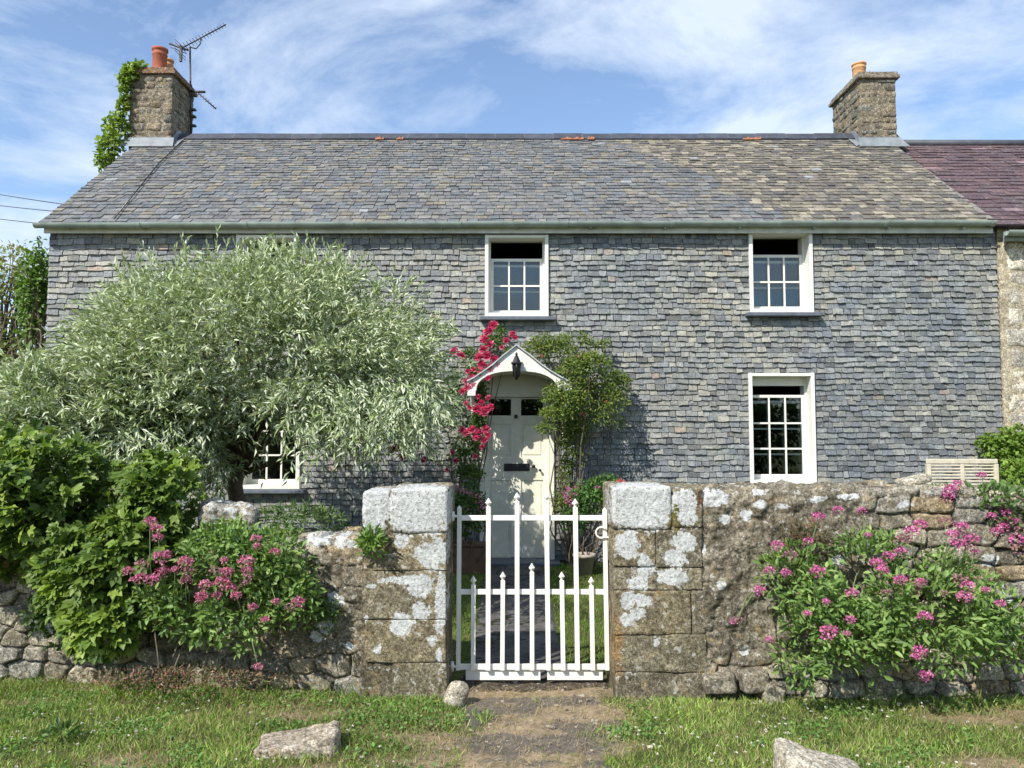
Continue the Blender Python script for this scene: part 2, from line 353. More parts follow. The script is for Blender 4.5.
# ------------------------------------------------------------------ cottage
HY = 9.5; HX0, HX1 = -5.79, 6.05
EAVE = at(512, 226, HY).z; RY = 12.0; RZ = at(512, 136, RY).z; EY = 9.40; EZ = at(512, 221, EY).z
BACKY = 2 * RY - EY
cottage = tag(empty('cottage', (0.1, HY, 0)), 'long two storey cottage hung with grey slate under a slate roof', 'house')

def wrect(x0, x1, y0, y1, Y=HY): return (at(x0, (y0 + y1) / 2, Y).x, at(x1, (y0 + y1) / 2, Y).x, Z(y1, Y), Z(y0, Y))
WIN = {'uc': wrect(485, 548.5, 235, 317), 'ur': wrect(749, 812.5, 231, 313), 'lr': wrect(749, 815, 373, 484),
       'ul': wrect(236, 297, 235, 317), 'll': wrect(240, 301, 380, 489)}
DOOR = (X(480, HY), X(554, HY), 0.0, Z(372, HY))
OPEN = list(WIN.values()) + [DOOR]

def slate_poly(mb, mapf, u0, u1, s0, s1, ob, ot, rs, col, sk=0.005, mat=0):
    um = u0 + (u1 - u0) * rs.uniform(.25, .75); j = lambda k=sk: rs.uniform(-k, k)
    tw = rs.uniform(-0.003, 0.003)
    A = [(u0 + j(.002), s0 + j(), ob + tw), (um, s0 + j(), ob), (u1 + j(.002), s0 + j(), ob - tw), (u1, s1, ot), (u0, s1, ot)]
    B = [(a[0], a[1], -0.004) for a in A[:3]]
    vs = [mapf(*p_) for p_ in A + B]
    mb.add(vs, [(0, 1, 2, 3, 4), (0, 5, 6, 1), (1, 6, 7, 2), (0, 4, 5), (2, 7, 3)], col, mat)

def free(u0, u1, s0, s1, rects):
    iv = [(u0, u1)]
    for (a, b, c, d) in rects:
        if s0 < d - 0.02 and s1 > c + 0.0:
            nv = []
            for (p_, q_) in iv:
                if b <= p_ or a >= q_: nv.append((p_, q_)); continue
                if a > p_: nv.append((p_, a))
                if b < q_: nv.append((b, q_))
            iv = nv
    return iv

mb = MB(); rs = np.random.RandomState(3)
# masonry behind the slates: boxes round the openings
xsb = sorted({HX0, HX1, *[r[0] for r in OPEN], *[r[1] for r in OPEN]}); zsb = sorted({-0.1, EAVE + 0.1, *[r[2] for r in OPEN if r[2] > 0], *[r[3] for r in OPEN], 0.0})
for i in range(len(xsb) - 1):
    for k in range(len(zsb) - 1):
        cx, cz = (xsb[i] + xsb[i + 1]) / 2, (zsb[k] + zsb[k + 1]) / 2
        if any(r[0] < cx < r[1] and r[2] < cz < r[3] for r in OPEN): continue
        mb.box(xsb[i], xsb[i + 1], HY + 0.035, HY + 0.45, zsb[k], zsb[k + 1], (0.10, 0.10, 0.10))
mb.box(HX0, HX0 + 0.3, HY + 0.45, BACKY - 0.2, -0.1, EAVE + 0.1, (.2, .19, .17)); mb.box(HX1 - 0.3, HX1, HY + 0.45, BACKY - 0.2, -0.1, EAVE + 0.1, (.2, .19, .17))
mb.box(HX0, HX1, BACKY - 0.2, BACKY, -0.1, EAVE + 0.1, (.2, .19, .17))
for gxx in (HX0 + 0.02, HX1 - 0.32):   # gable triangles
    mb.add([(gxx + dx, y, z) for dx in (0, 0.3) for (y, z) in ((HY, EAVE + 0.1), (BACKY - 0.15, EAVE + 0.1), (RY, RZ - 0.12))], [(0, 1, 2), (5, 4, 3), (0, 3, 4, 1), (1, 4, 5, 2), (2, 5, 3, 0)], (.2, .19, .17))
s = 0.02
PALW = np.array([(0.205, 0.21, 0.20), (0.235, 0.238, 0.222), (0.185, 0.195, 0.20), (0.26, 0.257, 0.23), (0.21, 0.218, 0.205), (0.245, 0.25, 0.24), (0.165, 0.175, 0.185)])
while s < EAVE - 0.03:
    ga = rs.uniform(0.060, 0.076)
    for (a, b) in free(HX0, HX1, s - 0.01, s + ga, [(r[0] - 0.0, r[1] + 0.0, r[2], r[3]) for r in OPEN]):
        u = a; 
        while u < b - 0.001:
            big = 1.25 if u < -3.5 else 1.0
            wd = rs.uniform(0.07, 0.155) * big; 
            if rs.rand() < 0.08: wd *= 1.4
            if b - (u + wd) < 0.06: wd = b - u
            t = vnoise(u * 0.8, s * 1.2, 0, 7); wv = 0.03 * (vnoise(u * 0.7, s * 0.4, 0, 11) - 0.5) + 0.012 * (vnoise(u * 3, s, 0, 12) - 0.5)
            col = PALW[rs.randint(len(PALW))] * rs.uniform(0.70, 1.06) * (.6 if rs.rand() < .05 else 1)
            if rs.rand() < 0.06 + 0.10 * (t > 0.6): col = np.array((0.275, 0.268, 0.228)) * rs.uniform(0.8, 1.12)
            if rs.rand() < 0.008: col = np.array((0.27, 0.225, 0.18))
            if t < 0.42: col = col * np.array((0.90, 0.94, 1.0))
            gap = rs.uniform(0.0015, 0.009); col = col * (1 + .16 * float(fbm(np.array([u * .55]), np.array([s * .8]), 2, 3, 15)[0]) + .10 * (s > 2.2))
            slate_poly(mb, lambda p_, q_, o_: (p_, HY + 0.03 - o_, q_), u + gap, min(u + wd, b) - gap * 0.3, s + wv + rs.uniform(-.005, .005), min(s + ga * 1.75 + wv, EAVE + 0.05),
                       rs.uniform(0.022, 0.042), 0.004, rs, tuple(col), 0.008)
            u += wd
    s += ga
wall = mb.build('wall', M_slate, cottage, fix=False)

# roof
sl = math.hypot(RY - EY, RZ - EZ); cs, sn = (RY - EY) / sl, (RZ - EZ) / sl
def rmap(u, s_, o): return (u, EY + s_ * cs - o * sn, EZ + s_ * sn + o * cs - 0.03)
VX0, VX1 = at(41, 221, EY).x, 5.93
mb = MB(); rs = np.random.RandomState(8)
mb.add([rmap(VX0 + .02, 0, -0.01), rmap(VX1 - .02, 0, -0.01), rmap(VX1 - .02, sl, -0.01), rmap(VX0 + .02, sl, -0.01), (VX1 - .02, BACKY, EZ - 0.03), (VX0 + .02, BACKY, EZ - 0.03)],
       [(0, 1, 2, 3), (3, 2, 4, 5)], (0.08, 0.08, 0.08))
mb.add([rmap(VX0 + .02, 0, -0.07), rmap(VX1 - .02, 0, -0.07), rmap(VX1 - .02, sl, -0.07), rmap(VX0 + .02, sl, -0.07)], [(3, 2, 1, 0)], (0.08, 0.08, 0.08))
PALR = np.array([(0.155, 0.162, 0.168), (0.178, 0.178, 0.178), (0.14, 0.143, 0.15), (0.195, 0.188, 0.172), (0.165, 0.16, 0.158), (0.135, 0.148, 0.165)])
def roof_slates(mb, mapf, u_0, u_1, L_, rs, colf, g0=0.112, g1=0.092, wr=(0.09, 0.18), sk=0.006):
    s = 0.0; k = 0
    while s < L_ - 0.05:
        ga = (g0 + (g1 - g0) * s / L_) * rs.uniform(0.93, 1.07); u = u_0 - rs.uniform(0, 0.02) if k % 2 else u_0 - rs.uniform(0, .03); k += 1
        while u < u_1 - 0.01:
            wd = rs.uniform(*wr)
            if u_1 - (u + wd) < 0.07: wd = u_1 - u + rs.uniform(0, .02)
            wv = 0.05 * (vnoise(u * 0.5, s * 0.3, 0, 31) - 0.5)
            slate_poly(mb, mapf, u + 0.004, u + wd - 0.003, s + wv + rs.uniform(-.004, .004), min(s + ga * 1.9, L_), rs.uniform(0.015, 0.029), 0.003, rs, colf(u, s, rs), sk)
            u += wd
        s += ga
def colr(u, s, rs):
    c = PALR[rs.randint(len(PALR))] * rs.uniform(0.74, 1.08)
    if rs.rand() < 0.10 * (vnoise(u * 1.1, s * 1.4, 0, 66) > .5) + 0.03: c = np.array((0.205, 0.185, 0.148)) * rs.uniform(0.8, 1.15)
    # right-hand part is older, yellower slate above a diagonal line
    if s > (3.5 - u) * 1.6 + 0.7 * (vnoise(u * 3, s * 3, 0, 5) - .5):
        c = np.array([(0.175, 0.156, 0.128), (0.20, 0.18, 0.145), (0.145, 0.13, 0.112), (0.12, 0.114, 0.108), (0.28, 0.25, 0.195)][rs.randint(5)]) * rs.uniform(0.8, 1.12)
    if rs.rand() < 0.003: c = np.array((0.27, 0.28, 0.29))
    return tuple(c)
roof_slates(mb, rmap, VX0, VX1, sl + 0.02, rs, colr)
roof = mb.build('roof', M_roof, cottage, fix=False)
# ridge
mb = MB(); rs = np.random.RandomState(5); u = VX0 + 0.05
while u < VX1 - 0.1:
    u2 = min(u + 0.46, VX1); top = RZ + 0.035 + rs.uniform(-.004, .004); c = np.array((1, 1, 1.)) * rs.uniform(0.8, 1.2)
    prof = [(RY - 0.14, top - 0.125), (RY - 0.02, top), (RY + 0.02, top), (RY + 0.14, top - 0.125), (RY + 0.13, top - 0.145), (RY, top - 0.03), (RY - 0.13, top - 0.145)]
    n = len(prof); vs = [(x, y, z) for x in (u + 0.008, u2 - 0.008) for y, z in prof]
    mb.add(vs, [tuple(range(n)), tuple(range(n, 2 * n))[::-1]] + [(i, (i + 1) % n, (i + 1) % n + n, i + n) for i in range(n)], tuple(c))
    jv = [(x, y, z) for x in (u2 - 0.012, u2 + 0.012) for y, z in [(RY - .141, top - .127), (RY - .021, top - .001), (RY + .021, top - .001), (RY + .141, top - .127), (RY, top - .04)]]
    mb.add(jv, [(0, 1, 6, 5), (1, 2, 7, 6), (2, 3, 8, 7), (0, 4, 3, 2, 1), (5, 6, 7, 8, 9)], (1.6, 1.5, 1.5))
    u = u2
ridge = mb.build('ridge_tiles', M_ridge, roof)
M_rm = plain('red mortar', (0.42, 0.17, 0.09), 0.9, 0.3, 30, 0.4)     # patches of red mortar bedding under the ridge
for (a, b) in ((372, 381), (394, 401), (562, 585), (589, 596), (748, 766)):
    mb = MB(); x0, x1 = X(a, 11.85), X(b, 11.85); n = 10; x_ = np.linspace(x0, x1, n)
    for i in range(n - 1):
        mb.box(x_[i], x_[i + 1] + 0.0005 * (i % 2), RY - 0.165 - 0.01 * rs.rand(), RY - 0.10, RZ - 0.118, RZ - 0.105 + 0.03 * rs.rand(), (1, 1, 1))
    mb.build('red_mortar', M_rm, roof)
mb = MB(); mb.tube([rmap(X(176, 11.8), sl - 0.25, 0.04), rmap(X(150, 10.9) , sl * .6, 0.042), rmap(X(110, 9.45), 0.04, 0.045)], 0.008, 6)
mb.build('roof_cable', M_black, roof)

# fascia, gutter
mb = MB(); mb.box(HX0 - 0.02, HX1 - 0.08, HY - 0.078, HY - 0.05, Z(232.5, HY - .1), Z(226.5, HY - .1) + .02); mb.build('fascia', plain('fascia paint', (0.58, 0.60, 0.54), 0.5, 0.2, 6, 0.05), cottage)
mb = MB(); n = 14; y0 = EY - 0.055; gz = EZ - 0.035; ro = 0.058; ux0, ux1 = at(35, 226, y0).x, at(994, 226, y0).x
segs = 9
for sgi in range(segs):
    a, b = ux0 + (ux1 - ux0) * sgi / segs, ux0 + (ux1 - ux0) * (sgi + 1) / segs
    for (rr, xa, xb) in ((ro, a, b), (ro + 0.007, b - 0.05, b)):
        prof = [(y0 + rr * math.cos(t), gz - rr * math.sin(t)) for t in np.linspace(0, math.pi, n)] + [(y0 + (rr - .008) * math.cos(t), gz - (rr - .008) * math.sin(t)) for t in np.linspace(math.pi, 0, n)]
        k = len(prof); tilt = 0.03 * sgi / segs
        vs = [(x, y, z + tilt - 0.012) for x in (xa, xb) for y, z in prof]
        mb.add(vs, [tuple(range(k)), tuple(range(k, 2 * k))[::-1]] + [(i, (i + 1) % k, (i + 1) % k + k, i + k) for i in range(k)])
gut = mb.build('gutter', M_gutter, cottage)
for i in range(13):
    x = ux0 + 0.4 + i * 0.92; mb = MB(); mb.box(x - 0.012, x + 0.012, y0, HY - 0.08, gz - ro - 0.012, gz - ro + 0.006); mb.build('bracket', M_gutter, gut)

# windows -------------------------------------------------------------
def sash(parent, x0, x1, z0, z1, y, nx, nz, th=0.026, rail=0.035, low=0.05, mun=0.021):
    mb = MB(); b = 0.003
    mb.box(x0, x0 + rail, y, y + th, z0, z1, bev=b); mb.box(x1 - rail, x1, y, y + th, z0, z1, bev=b)
    mb.box(x0 + rail, x1 - rail, y + .001, y + th - .001, z0, z0 + low, bev=b); mb.box(x0 + rail, x1 - rail, y + .001, y + th - .001, z1 - rail, z1, bev=b)
    gx0, gx1, gz0, gz1 = x0 + rail, x1 - rail, z0 + low, z1 - rail
    for i in range(1, nx): c = gx0 + (gx1 - gx0) * i / nx; mb.box(c - mun / 2, c + mun / 2, y + .003, y + th - .003, gz0, gz1)
    for i in range(1, nz): c = gz0 + (gz1 - gz0) * i / nz; mb.box(gx0, gx1, y + .002, y + th - .002, c - mun / 2, c + mun / 2)
    s_ = mb.build('sash', M_white, parent)
    mg = MB(); mg.box(gx0 - .004, gx1 + .004, y + th * .45, y + th * .55, gz0 - .004, gz1 + .004); return s_, mg
def window(r, upper, label, gap):
    x0, x1, z0, z1 = r; D = 0.20; fw = 0.045; z0f = z0 + 0.0
    mb = MB(); yf = HY - 0.03
    # outer lining: a box frame the full depth of the opening
    mb.box(x0, x0 + fw, yf, HY + D + 0.05, z0f, z1, bev=.004)
    mb.box(x1 - fw - 0.0, x1, yf, HY + D + 0.05, z0f, z1, bev=.004)
    mb.box(x0 + fw, x1 - fw, yf + .003, HY + D + 0.05, z1 - 0.04, z1 - .003, bev=.003)
    mb.box(x0 + fw, x1 - fw, yf + .004, HY + D + 0.05, z0f, z0f + 0.05, bev=.003)
    # pulley stiles, a step further in
    mb.box(x0 + fw, x0 + fw + 0.022, HY + D - 0.06, HY + D + 0.09, z0f + .05, z1 - .04); mb.box(x1 - fw - 0.022, x1 - fw, HY + D - 0.06, HY + D + 0.09, z0f + .05, z1 - .04)
    fr = mb.build('window', M_white, cottage); fr['label'] = label
    ix0, ix1 = x0 + fw + 0.022, x1 - fw - 0.022; iz0 = z0f + 0.05; H = z1 - 0.04 - iz0; top = z1 - gap
    ys = HY + D - 0.045
    if not upper:
        mb = MB(); mb.box(ix0, ix1, ys - .002, ys + .03, z1 - 0.15, z1 - 0.0405); mb.build('head_board', M_cream, fr)
    glass = []
    if upper:
        s1, g1 = sash(fr, ix0, ix1, iz0, top, ys, 3, 2, low=0.055); s2, g2 = sash(fr, ix0 + .001, ix1 - .001, iz0 - 0.04, top - 0.07, ys + 0.035, 3, 2, low=0.025)
    else:
        s1, g1 = sash(fr, ix0, ix1, iz0, top, ys, 3, 3, low=0.06); s2, g2 = sash(fr, ix0 + .001, ix1 - .001, iz0 - 0.04, top - 0.07, ys + 0.035, 3, 3, low=0.03)
    g1.build('pane', M_glass, fr); g2.build('pane', M_glass, fr)
    mb = MB(); mb.box(x0 - 0.06, x1 + 0.08, HY - 0.10, HY + 0.04, z0 - 0.05, z0 - 0.003, bev=.006); mb.build('sill', M_slab, fr)
    return fr
window(WIN['uc'], True, 'small upper sash window over the door', 0.265)
window(WIN['ur'], True, 'small upper sash window at the right end', 0.265)
window(WIN['lr'], False, 'tall lower sash window at the right end', 0.265)
window(WIN['ul'], True, 'upper sash window behind the silver tree', 0.265)
window(WIN['ll'], False, 'lower sash window behind the silver tree', 0.3)
# rooms behind
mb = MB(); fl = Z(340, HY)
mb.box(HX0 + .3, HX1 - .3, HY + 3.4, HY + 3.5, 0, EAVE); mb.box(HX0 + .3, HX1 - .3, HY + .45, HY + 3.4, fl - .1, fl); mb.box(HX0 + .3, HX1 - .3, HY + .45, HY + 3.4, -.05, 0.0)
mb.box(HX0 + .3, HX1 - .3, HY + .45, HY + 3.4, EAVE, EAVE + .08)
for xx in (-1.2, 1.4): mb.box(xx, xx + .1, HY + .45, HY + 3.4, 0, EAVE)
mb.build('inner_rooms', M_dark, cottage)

# door ----------------------------------------------------------------
dx0, dx1, dz0, dz1 = DOOR; yd = HY + 0.10
mb = MB(); fw = 0.055; hz = Z(396, HY)
mb.box(dx0, dx0 + fw, HY - 0.035, HY + 0.2, 0.02, dz1, bev=.005); mb.box(dx1 - fw, dx1, HY - 0.035, HY + 0.2, 0.02, dz1, bev=.005)
mb.box(dx0 + fw, dx1 - fw, HY + 0.045, HY + 0.2, hz - 0.01, dz1 + 0.02, bev=.004)
dfr = mb.build('door_frame', M_cream, cottage)
x0, x1, z0, z1 = dx0 + fw + .004, dx1 - fw - .004, 0.05, hz - 0.014
def dpx(a): return X(a, yd)
def dpz(a): return Z(a, yd)
rows = [(dpz(559), dpz(480)), (dpz(457), dpz(424)), (dpz(415.5), dpz(399))]   # lower panels, upper panels, glass
colsx = [(dpx(489), dpx(511)), (dpx(521), dpx(543))]
mb = MB(); xs = [x0, colsx[0][0], colsx[0][1], colsx[1][0], colsx[1][1], x1]
for i in (0, 2, 4): mb.box(xs[i], xs[i + 1], yd, yd + 0.045, z0, z1)
zz = [z0, rows[0][0] , rows[0][1], rows[1][0], rows[1][1], rows[2][0], rows[2][1], z1]
for k in (0, 2, 4, 6):
    for (a, b) in colsx: mb.box(a, b, yd + .0015, yd + .0435, zz[k], zz[k + 1])
for k in (0, 1):
    for (a, b) in colsx:
        mb.box(a, b, yd + 0.016, yd + .03, rows[k][0], rows[k][1]); mb.box(a + .025, b - .025, yd + 0.008, yd + .018, rows[k][0] + .025, rows[k][1] - .025, bev=.006)
door = mb.build('door', M_doorpaint, cottage)
for (a, b) in colsx: mb = MB(); mb.box(a, b, yd + .02, yd + .026, rows[2][0], rows[2][1]); mb.build('pane', M_glass, door)
mb = MB(); mb.box(dpx(504), dpx(529.5), yd - .012, yd - .0005, dpz(471), dpz(463.5), bev=.003); mb.box(dpx(505.5), dpx(528), yd - .017, yd - .012, dpz(469.6), dpz(465), bev=.002); mb.build('letterbox', M_black, door)
for (a, b, r_, nm) in ((516, 416.5, .024, 'door_knocker'), (533.5, 466, .022, 'door_knob'), (540, 470, .017, 'lock')):
    mb = MB(); c = at(a, b, yd); mb.tube([c + Vector((0, 0, 0)), c + Vector((0, -.02, 0)), c + Vector((0, -.03, 0)), c + Vector((0, -.045, 0)), c + Vector((0, -.055, 0))], [r_ * .9, r_ * .5, r_ * .9, r_, r_ * .5], 14); mb.build(nm, M_black, door)
mb = MB(); mb.box(dx0 - 0.06, dx1 + 0.06, HY - 0.30, HY + 0.1, -0.02, 0.045, bev=.01); mb.build('doorstep', M_slab, cottage)

# porch hood ------------------------------------------------------------
hy = 8.95; mb = MB()
P_ = lambda a, b: (X(a, hy), Z(b, hy))
outerL = [P_(516.5, 346), P_(503, 356.5), P_(492, 366), P_(482, 373), P_(474, 378.5), P_(467, 382)]; outerR = [P_(516.5, 346), P_(530, 356), P_(541, 365), P_(551, 372), P_(562, 378.5), P_(572, 384)]
cx_, cz_ = P_(517, 391)[0], P_(517, 391)[1]; rx_ = X(558, hy) - cx_; rz_ = Z(371, hy) - cz_
arc = [(cx_ + rx_ * math.copysign(abs(math.cos(t)) ** 0.8, math.cos(t)), cz_ + rz_ * abs(math.sin(t)) ** 0.9) for t in np.linspace(0, math.pi, 25)]
yb0, yb1 = hy, hy + 0.04
# front board as a strip between roof line and arch
top = [outerR[5], outerR[4], outerR[3], outerR[2], outerR[1], outerR[0], outerL[1], outerL[2], outerL[3], outerL[4], outerL[5]]
tx = np.array([p_[0] for p_ in top][::-1]); tz = np.array([p_[1] for p_ in top][::-1])
strip = [(arc[i], (arc[i][0], float(np.interp(arc[i][0], tx, tz)))) for i in range(25)]
strip = [((outerR[5][0], P_(0, 390)[1]), outerR[5]), ((arc[0][0] + 0.005, P_(0, 390)[1]), (arc[0][0] + 0.005, float(np.interp(arc[0][0], tx, tz))))] + strip + [((arc[-1][0] - .005, P_(0, 390)[1]), (arc[-1][0] - .005, float(np.interp(arc[-1][0], tx, tz)))), ((outerL[5][0], P_(0, 390)[1]), outerL[5])]
vs = []; fs = []
for lo, hi in strip: vs += [(lo[0], yb0, lo[1]), (hi[0], yb0, hi[1]), (lo[0], yb1, lo[1]), (hi[0], yb1, hi[1])]
for i in range(len(strip) - 1):
    a, b = 4 * i, 4 * (i + 1); fs += [(a, a + 1, b + 1, b), (a + 2, b + 2, b + 3, a + 3), (a + 1, a + 3, b + 3, b + 1), (a, b, b + 2, a + 2)]
mb.add(vs, fs)
vs = []; fs = []      # arched soffit running back to the wall
for (x_, z_) in arc: vs += [(x_, yb1, z_), (x_, HY + 0.02, z_), (x_, yb1, z_ + 0.02), (x_, HY + .02, z_ + 0.02)]
for i in range(24): a, b = 4 * i, 4 * i + 4; fs += [(a, b, b + 1, a + 1), (a + 2, a + 3, b + 3, b + 2)]
mb.add(vs, fs, smooth=False)
for sx, ex in ((1, outerR[5][0]), (-1, outerL[5][0])):
    a, b = sorted((ex - sx * 0.005, ex - sx * 0.10)); mb.box(a, b, hy - .01, hy + .09, P_(0, 396)[1], P_(0, 389.6)[1] - 0.002, bev=.005)   # end blocks
    a, b = sorted((ex - sx * 0.03, ex - sx * 0.08)); mb.box(a, b, hy + .09, HY - .005, P_(0, 394)[1], P_(0, 389)[1])
    mb.prism([(0, 0)] * 0 or [(ex - sx * .085, P_(0, 394)[1]), (ex - sx * .025, P_(0, 394)[1]), (ex - sx * .025, P_(0, 440)[1]), (ex - sx * .085, P_(0, 440)[1])], HY - 0.07, HY - 0.02)
    mb.tube([(ex - sx * .055, HY - .06, P_(0, 436)[1]), (ex - sx * .055, HY - .22, P_(0, 420)[1]), (ex - sx * .055, hy + .12, P_(0, 396)[1])], 0.022, 6)
hood = mb.build('porch_hood', worn_paint('hood paint', (.80, .79, .73), (.33, .34, .26), .60), cottage)
mb = MB()
for line in (outerL, outerR):
    ln = [(x_, z_) for x_, z_ in line]
    for i in range(len(ln) - 1):
        (xa, za), (xb, zb) = ln[i], ln[i + 1]; e_ = 0.012
        mb.add([(xa, yb0 - .03, za + .003), (xb, yb0 - .03, zb + .003), (xb, HY, zb + .003), (xa, HY, za + .003), (xa, yb0 - .03, za + .02), (xb, yb0 - .03, zb + .02), (xb, HY, zb + .02), (xa, HY, za + .02)],
               [(0, 1, 2, 3), (4, 7, 6, 5), (0, 4, 5, 1), (1, 5, 6, 2), (3, 2, 6, 7), (0, 3, 7, 4)])
mb.build('hood_roof', plain('grey lead', (0.42, 0.44, 0.44), 0.5, 0.2, 8, 0.1), hood)

# lantern
lc = at(516.5, 365, 8.86)
lan = tag(empty('porch_lantern', lc), 'black glass sided lantern hung on the white gable of the porch hood', 'lantern')
mb = MB()
def cone6(z0, r0, z1, r1, n=6): return [(lc.x + r * math.cos(math.pi / 6 + 2 * math.pi * k / n), lc.y + r * math.sin(math.pi / 6 + 2 * math.pi * k / n), lc.z + z) for z, r in ((z0 * 1.25, r0 * 1.1), (z1 * 1.25, r1 * 1.1)) for k in range(n)]
def ring6(mb, z0, r0, z1, r1): mb.add(cone6(z0, r0, z1, r1), [(k, (k + 1) % 6, (k + 1) % 6 + 6, k + 6) for k in range(6)] + [tuple(range(6))[::-1], tuple(range(6, 12))])
ring6(mb, 0.012, 0.068, 0.024, 0.066); ring6(mb, 0.024, 0.052, 0.075, 0.024); ring6(mb, 0.075, 0.026, 0.085, 0.016); ring6(mb, -0.115, 0.028, -0.10, 0.034); ring6(mb, -0.14, 0.008, -0.115, 0.024)
mb.tube([lc + Vector((0, 0, .105)), lc + Vector((0, 0, .13)), lc + Vector((0, 0, .15))], [.010, .016, .003], 8)
for k in range(6):
    t = math.pi / 6 + 2 * math.pi * k / 6; d = Vector((math.cos(t), math.sin(t), 0)); mb.tube([lc + d * .036 + Vector((0, 0, -.125)), lc + d * .056 + Vector((0, 0, .016))], .007, 5)
mb.tube([lc + Vector((0, 0, .05)), lc + Vector((0, .05, .06)), lc + Vector((0, .086, .03)), lc + Vector((0, .088, -.02))], .008, 6)
mb.build('lantern_frame', M_black, lan)
mb = MB(); mb.add(cone6(-.10, .031, .012, .050), [(k, (k + 1) % 6, (k + 1) % 6 + 6, k + 6) for k in range(6)]); mb.build('lantern_glass', plain('smoked glass', (.02, .022, .022), .1, .1, 5, 0), lan)

# ------------------------------------------------------------------ rounded stone blocks
def np_block(c, s, seed, r=0.02, amp=0.006, step=0.012, fr=7.0):
    c = np.array(c, float); s = np.array(s, float); Vs = []; Fs = []; off = 0
    for ax in range(3):
        for sg in (-1, 1):
            a1, a2 = [(1, 2), (2, 0), (0, 1)][ax]
            n1_, n2_ = max(2, int(s[a1] / step) + 2), max(2, int(s[a2] / step) + 2)
            g1, g2 = np.meshgrid(np.linspace(-.5, .5, n1_), np.linspace(-.5, .5, n2_), indexing='ij')
            P = np.zeros((n1_, n2_, 3)); P[..., ax] = sg * .5; P[..., a1] = g1; P[..., a2] = g2
            Vs.append(P.reshape(-1, 3)); I = np.arange(n1_ * n2_).reshape(n1_, n2_) + off; off += n1_ * n2_
            q = np.stack([I[:-1, :-1], I[1:, :-1], I[1:, 1:], I[:-1, 1:]], -1).reshape(-1, 4)
            Fs.append(q if sg > 0 else q[:, ::-1])
    P = np.concatenate(Vs) * s; h = np.maximum(s / 2 - r, 0.001); q = np.clip(P, -h, h); d = P - q
    P = q + d / np.maximum(np.linalg.norm(d, axis=1, keepdims=True), 1e-9) * r * (np.linalg.norm(d, axis=1, keepdims=True) > 1e-9)
    nd = norm(P / (s / 2) ** 1.0 ** 1); W = P + c
    f = fbm(W[:, 0] * fr, W[:, 1] * fr, W[:, 2] * fr, 4, seed); f2 = fbm(W[:, 0] * fr * 5, W[:, 1] * fr * 5, W[:, 2] * fr * 5, 3, seed + 9)
    m_ = np.max(np.abs(P) / (s / 2), axis=1)
    nrm = norm(np.sign(P) * (np.abs(P) / (s / 2)) ** 8)
    W = W + nrm * (amp * (f * 1.6 + 0.5 * f2))[:, None]
    return W, np.concatenate(Fs)
def join(parts):
    V = []; Fc = []; o = 0; C_ = []
    for (v, f, c_) in parts: V.append(v); Fc.append(f + o); o += len(v); C_.append(np.broadcast_to(c_, (len(v), 3)))
    return np.concatenate(V), np.concatenate(Fc), np.concatenate(C_)
WY = 4.72
def lich_field(V, blobs, Yw=WY):
    """blobs in photograph px on the wall's front: (x, y, rx, ry)"""
    out = np.full(len(V), -0.25)
    wx = 0.02 * fbm(V[:, 0] * 12, V[:, 2] * 12, 0, 3, 90); wz = 0.02 * fbm(V[:, 0] * 12, V[:, 2] * 12, 5, 3, 91)
    for (bx, by, rx, rz) in blobs:
        c = at(bx, by, Yw); d = np.hypot((V[:, 0] + wx - c.x) / (rx / F * Yw), (V[:, 2] + wz - c.z) / (rz / F * Yw)); d = np.hypot(d, np.clip((V[:, 1] - Yw) / 0.30, 0, 3) * 0.6)
        out = np.maximum(out, np.clip(0.68 - 0.6 * d ** 2, -0.25, 0.5))
    return out

# chimneys --------------------------------------------------------------
def rubble_stack(x0, x1, y0, y1, z0, z1, rs, hh=(0.07, 0.15), ll=(0.09, 0.30), pal=None, amp=0.014):
    parts = [(*np_block(((x0 + x1) / 2, (y0 + y1) / 2, (z0 + z1) / 2), (x1 - x0 - .016, y1 - y0 - .016, z1 - z0), 1, .01, .002, .1), (0.20, 0.175, 0.14))]
    z = z0
    while z < z1 - 0.01:
        h = rs.uniform(*hh); h = h if z1 - z - h > 0.05 else z1 - z
        for (axis_, a0, a1, fixed, sgn) in (('x', x0, x1, y0, 1), ('y', y0 + 0.1, y1, x0, 1), ('y', y0 + 0.1, y1, x1, -1), ('x', x0, x1, y1, -1)):
            u = a0
            while u < a1 - .001:
                l_ = rs.uniform(*ll); l_ = l_ if a1 - u - l_ > 0.09 else a1 - u
                d = 0.1; cc = u + l_ / 2; jo = rs.uniform(-.012, .010)
                ctr = (cc, fixed + sgn * (d / 2 + jo), z + h / 2) if axis_ == 'x' else (fixed + sgn * (d / 2 + jo), cc, z + h / 2)
                sz = (l_ - .008, d, h - .008) if axis_ == 'x' else (d, l_ - .008, h - .008)
                parts.append((*np_block(ctr, sz, rs.randint(999), min(.030, h * .4), amp, .022, 9), np.array(pal[rs.randint(len(pal))]) * rs.uniform(.75, 1.2))); u += l_
        z += h
    return parts
CP = [(0.20, 0.18, 0.145), (0.165, 0.155, 0.135), (0.225, 0.195, 0.145), (0.175, 0.145, 0.12), (0.15, 0.155, 0.14)]
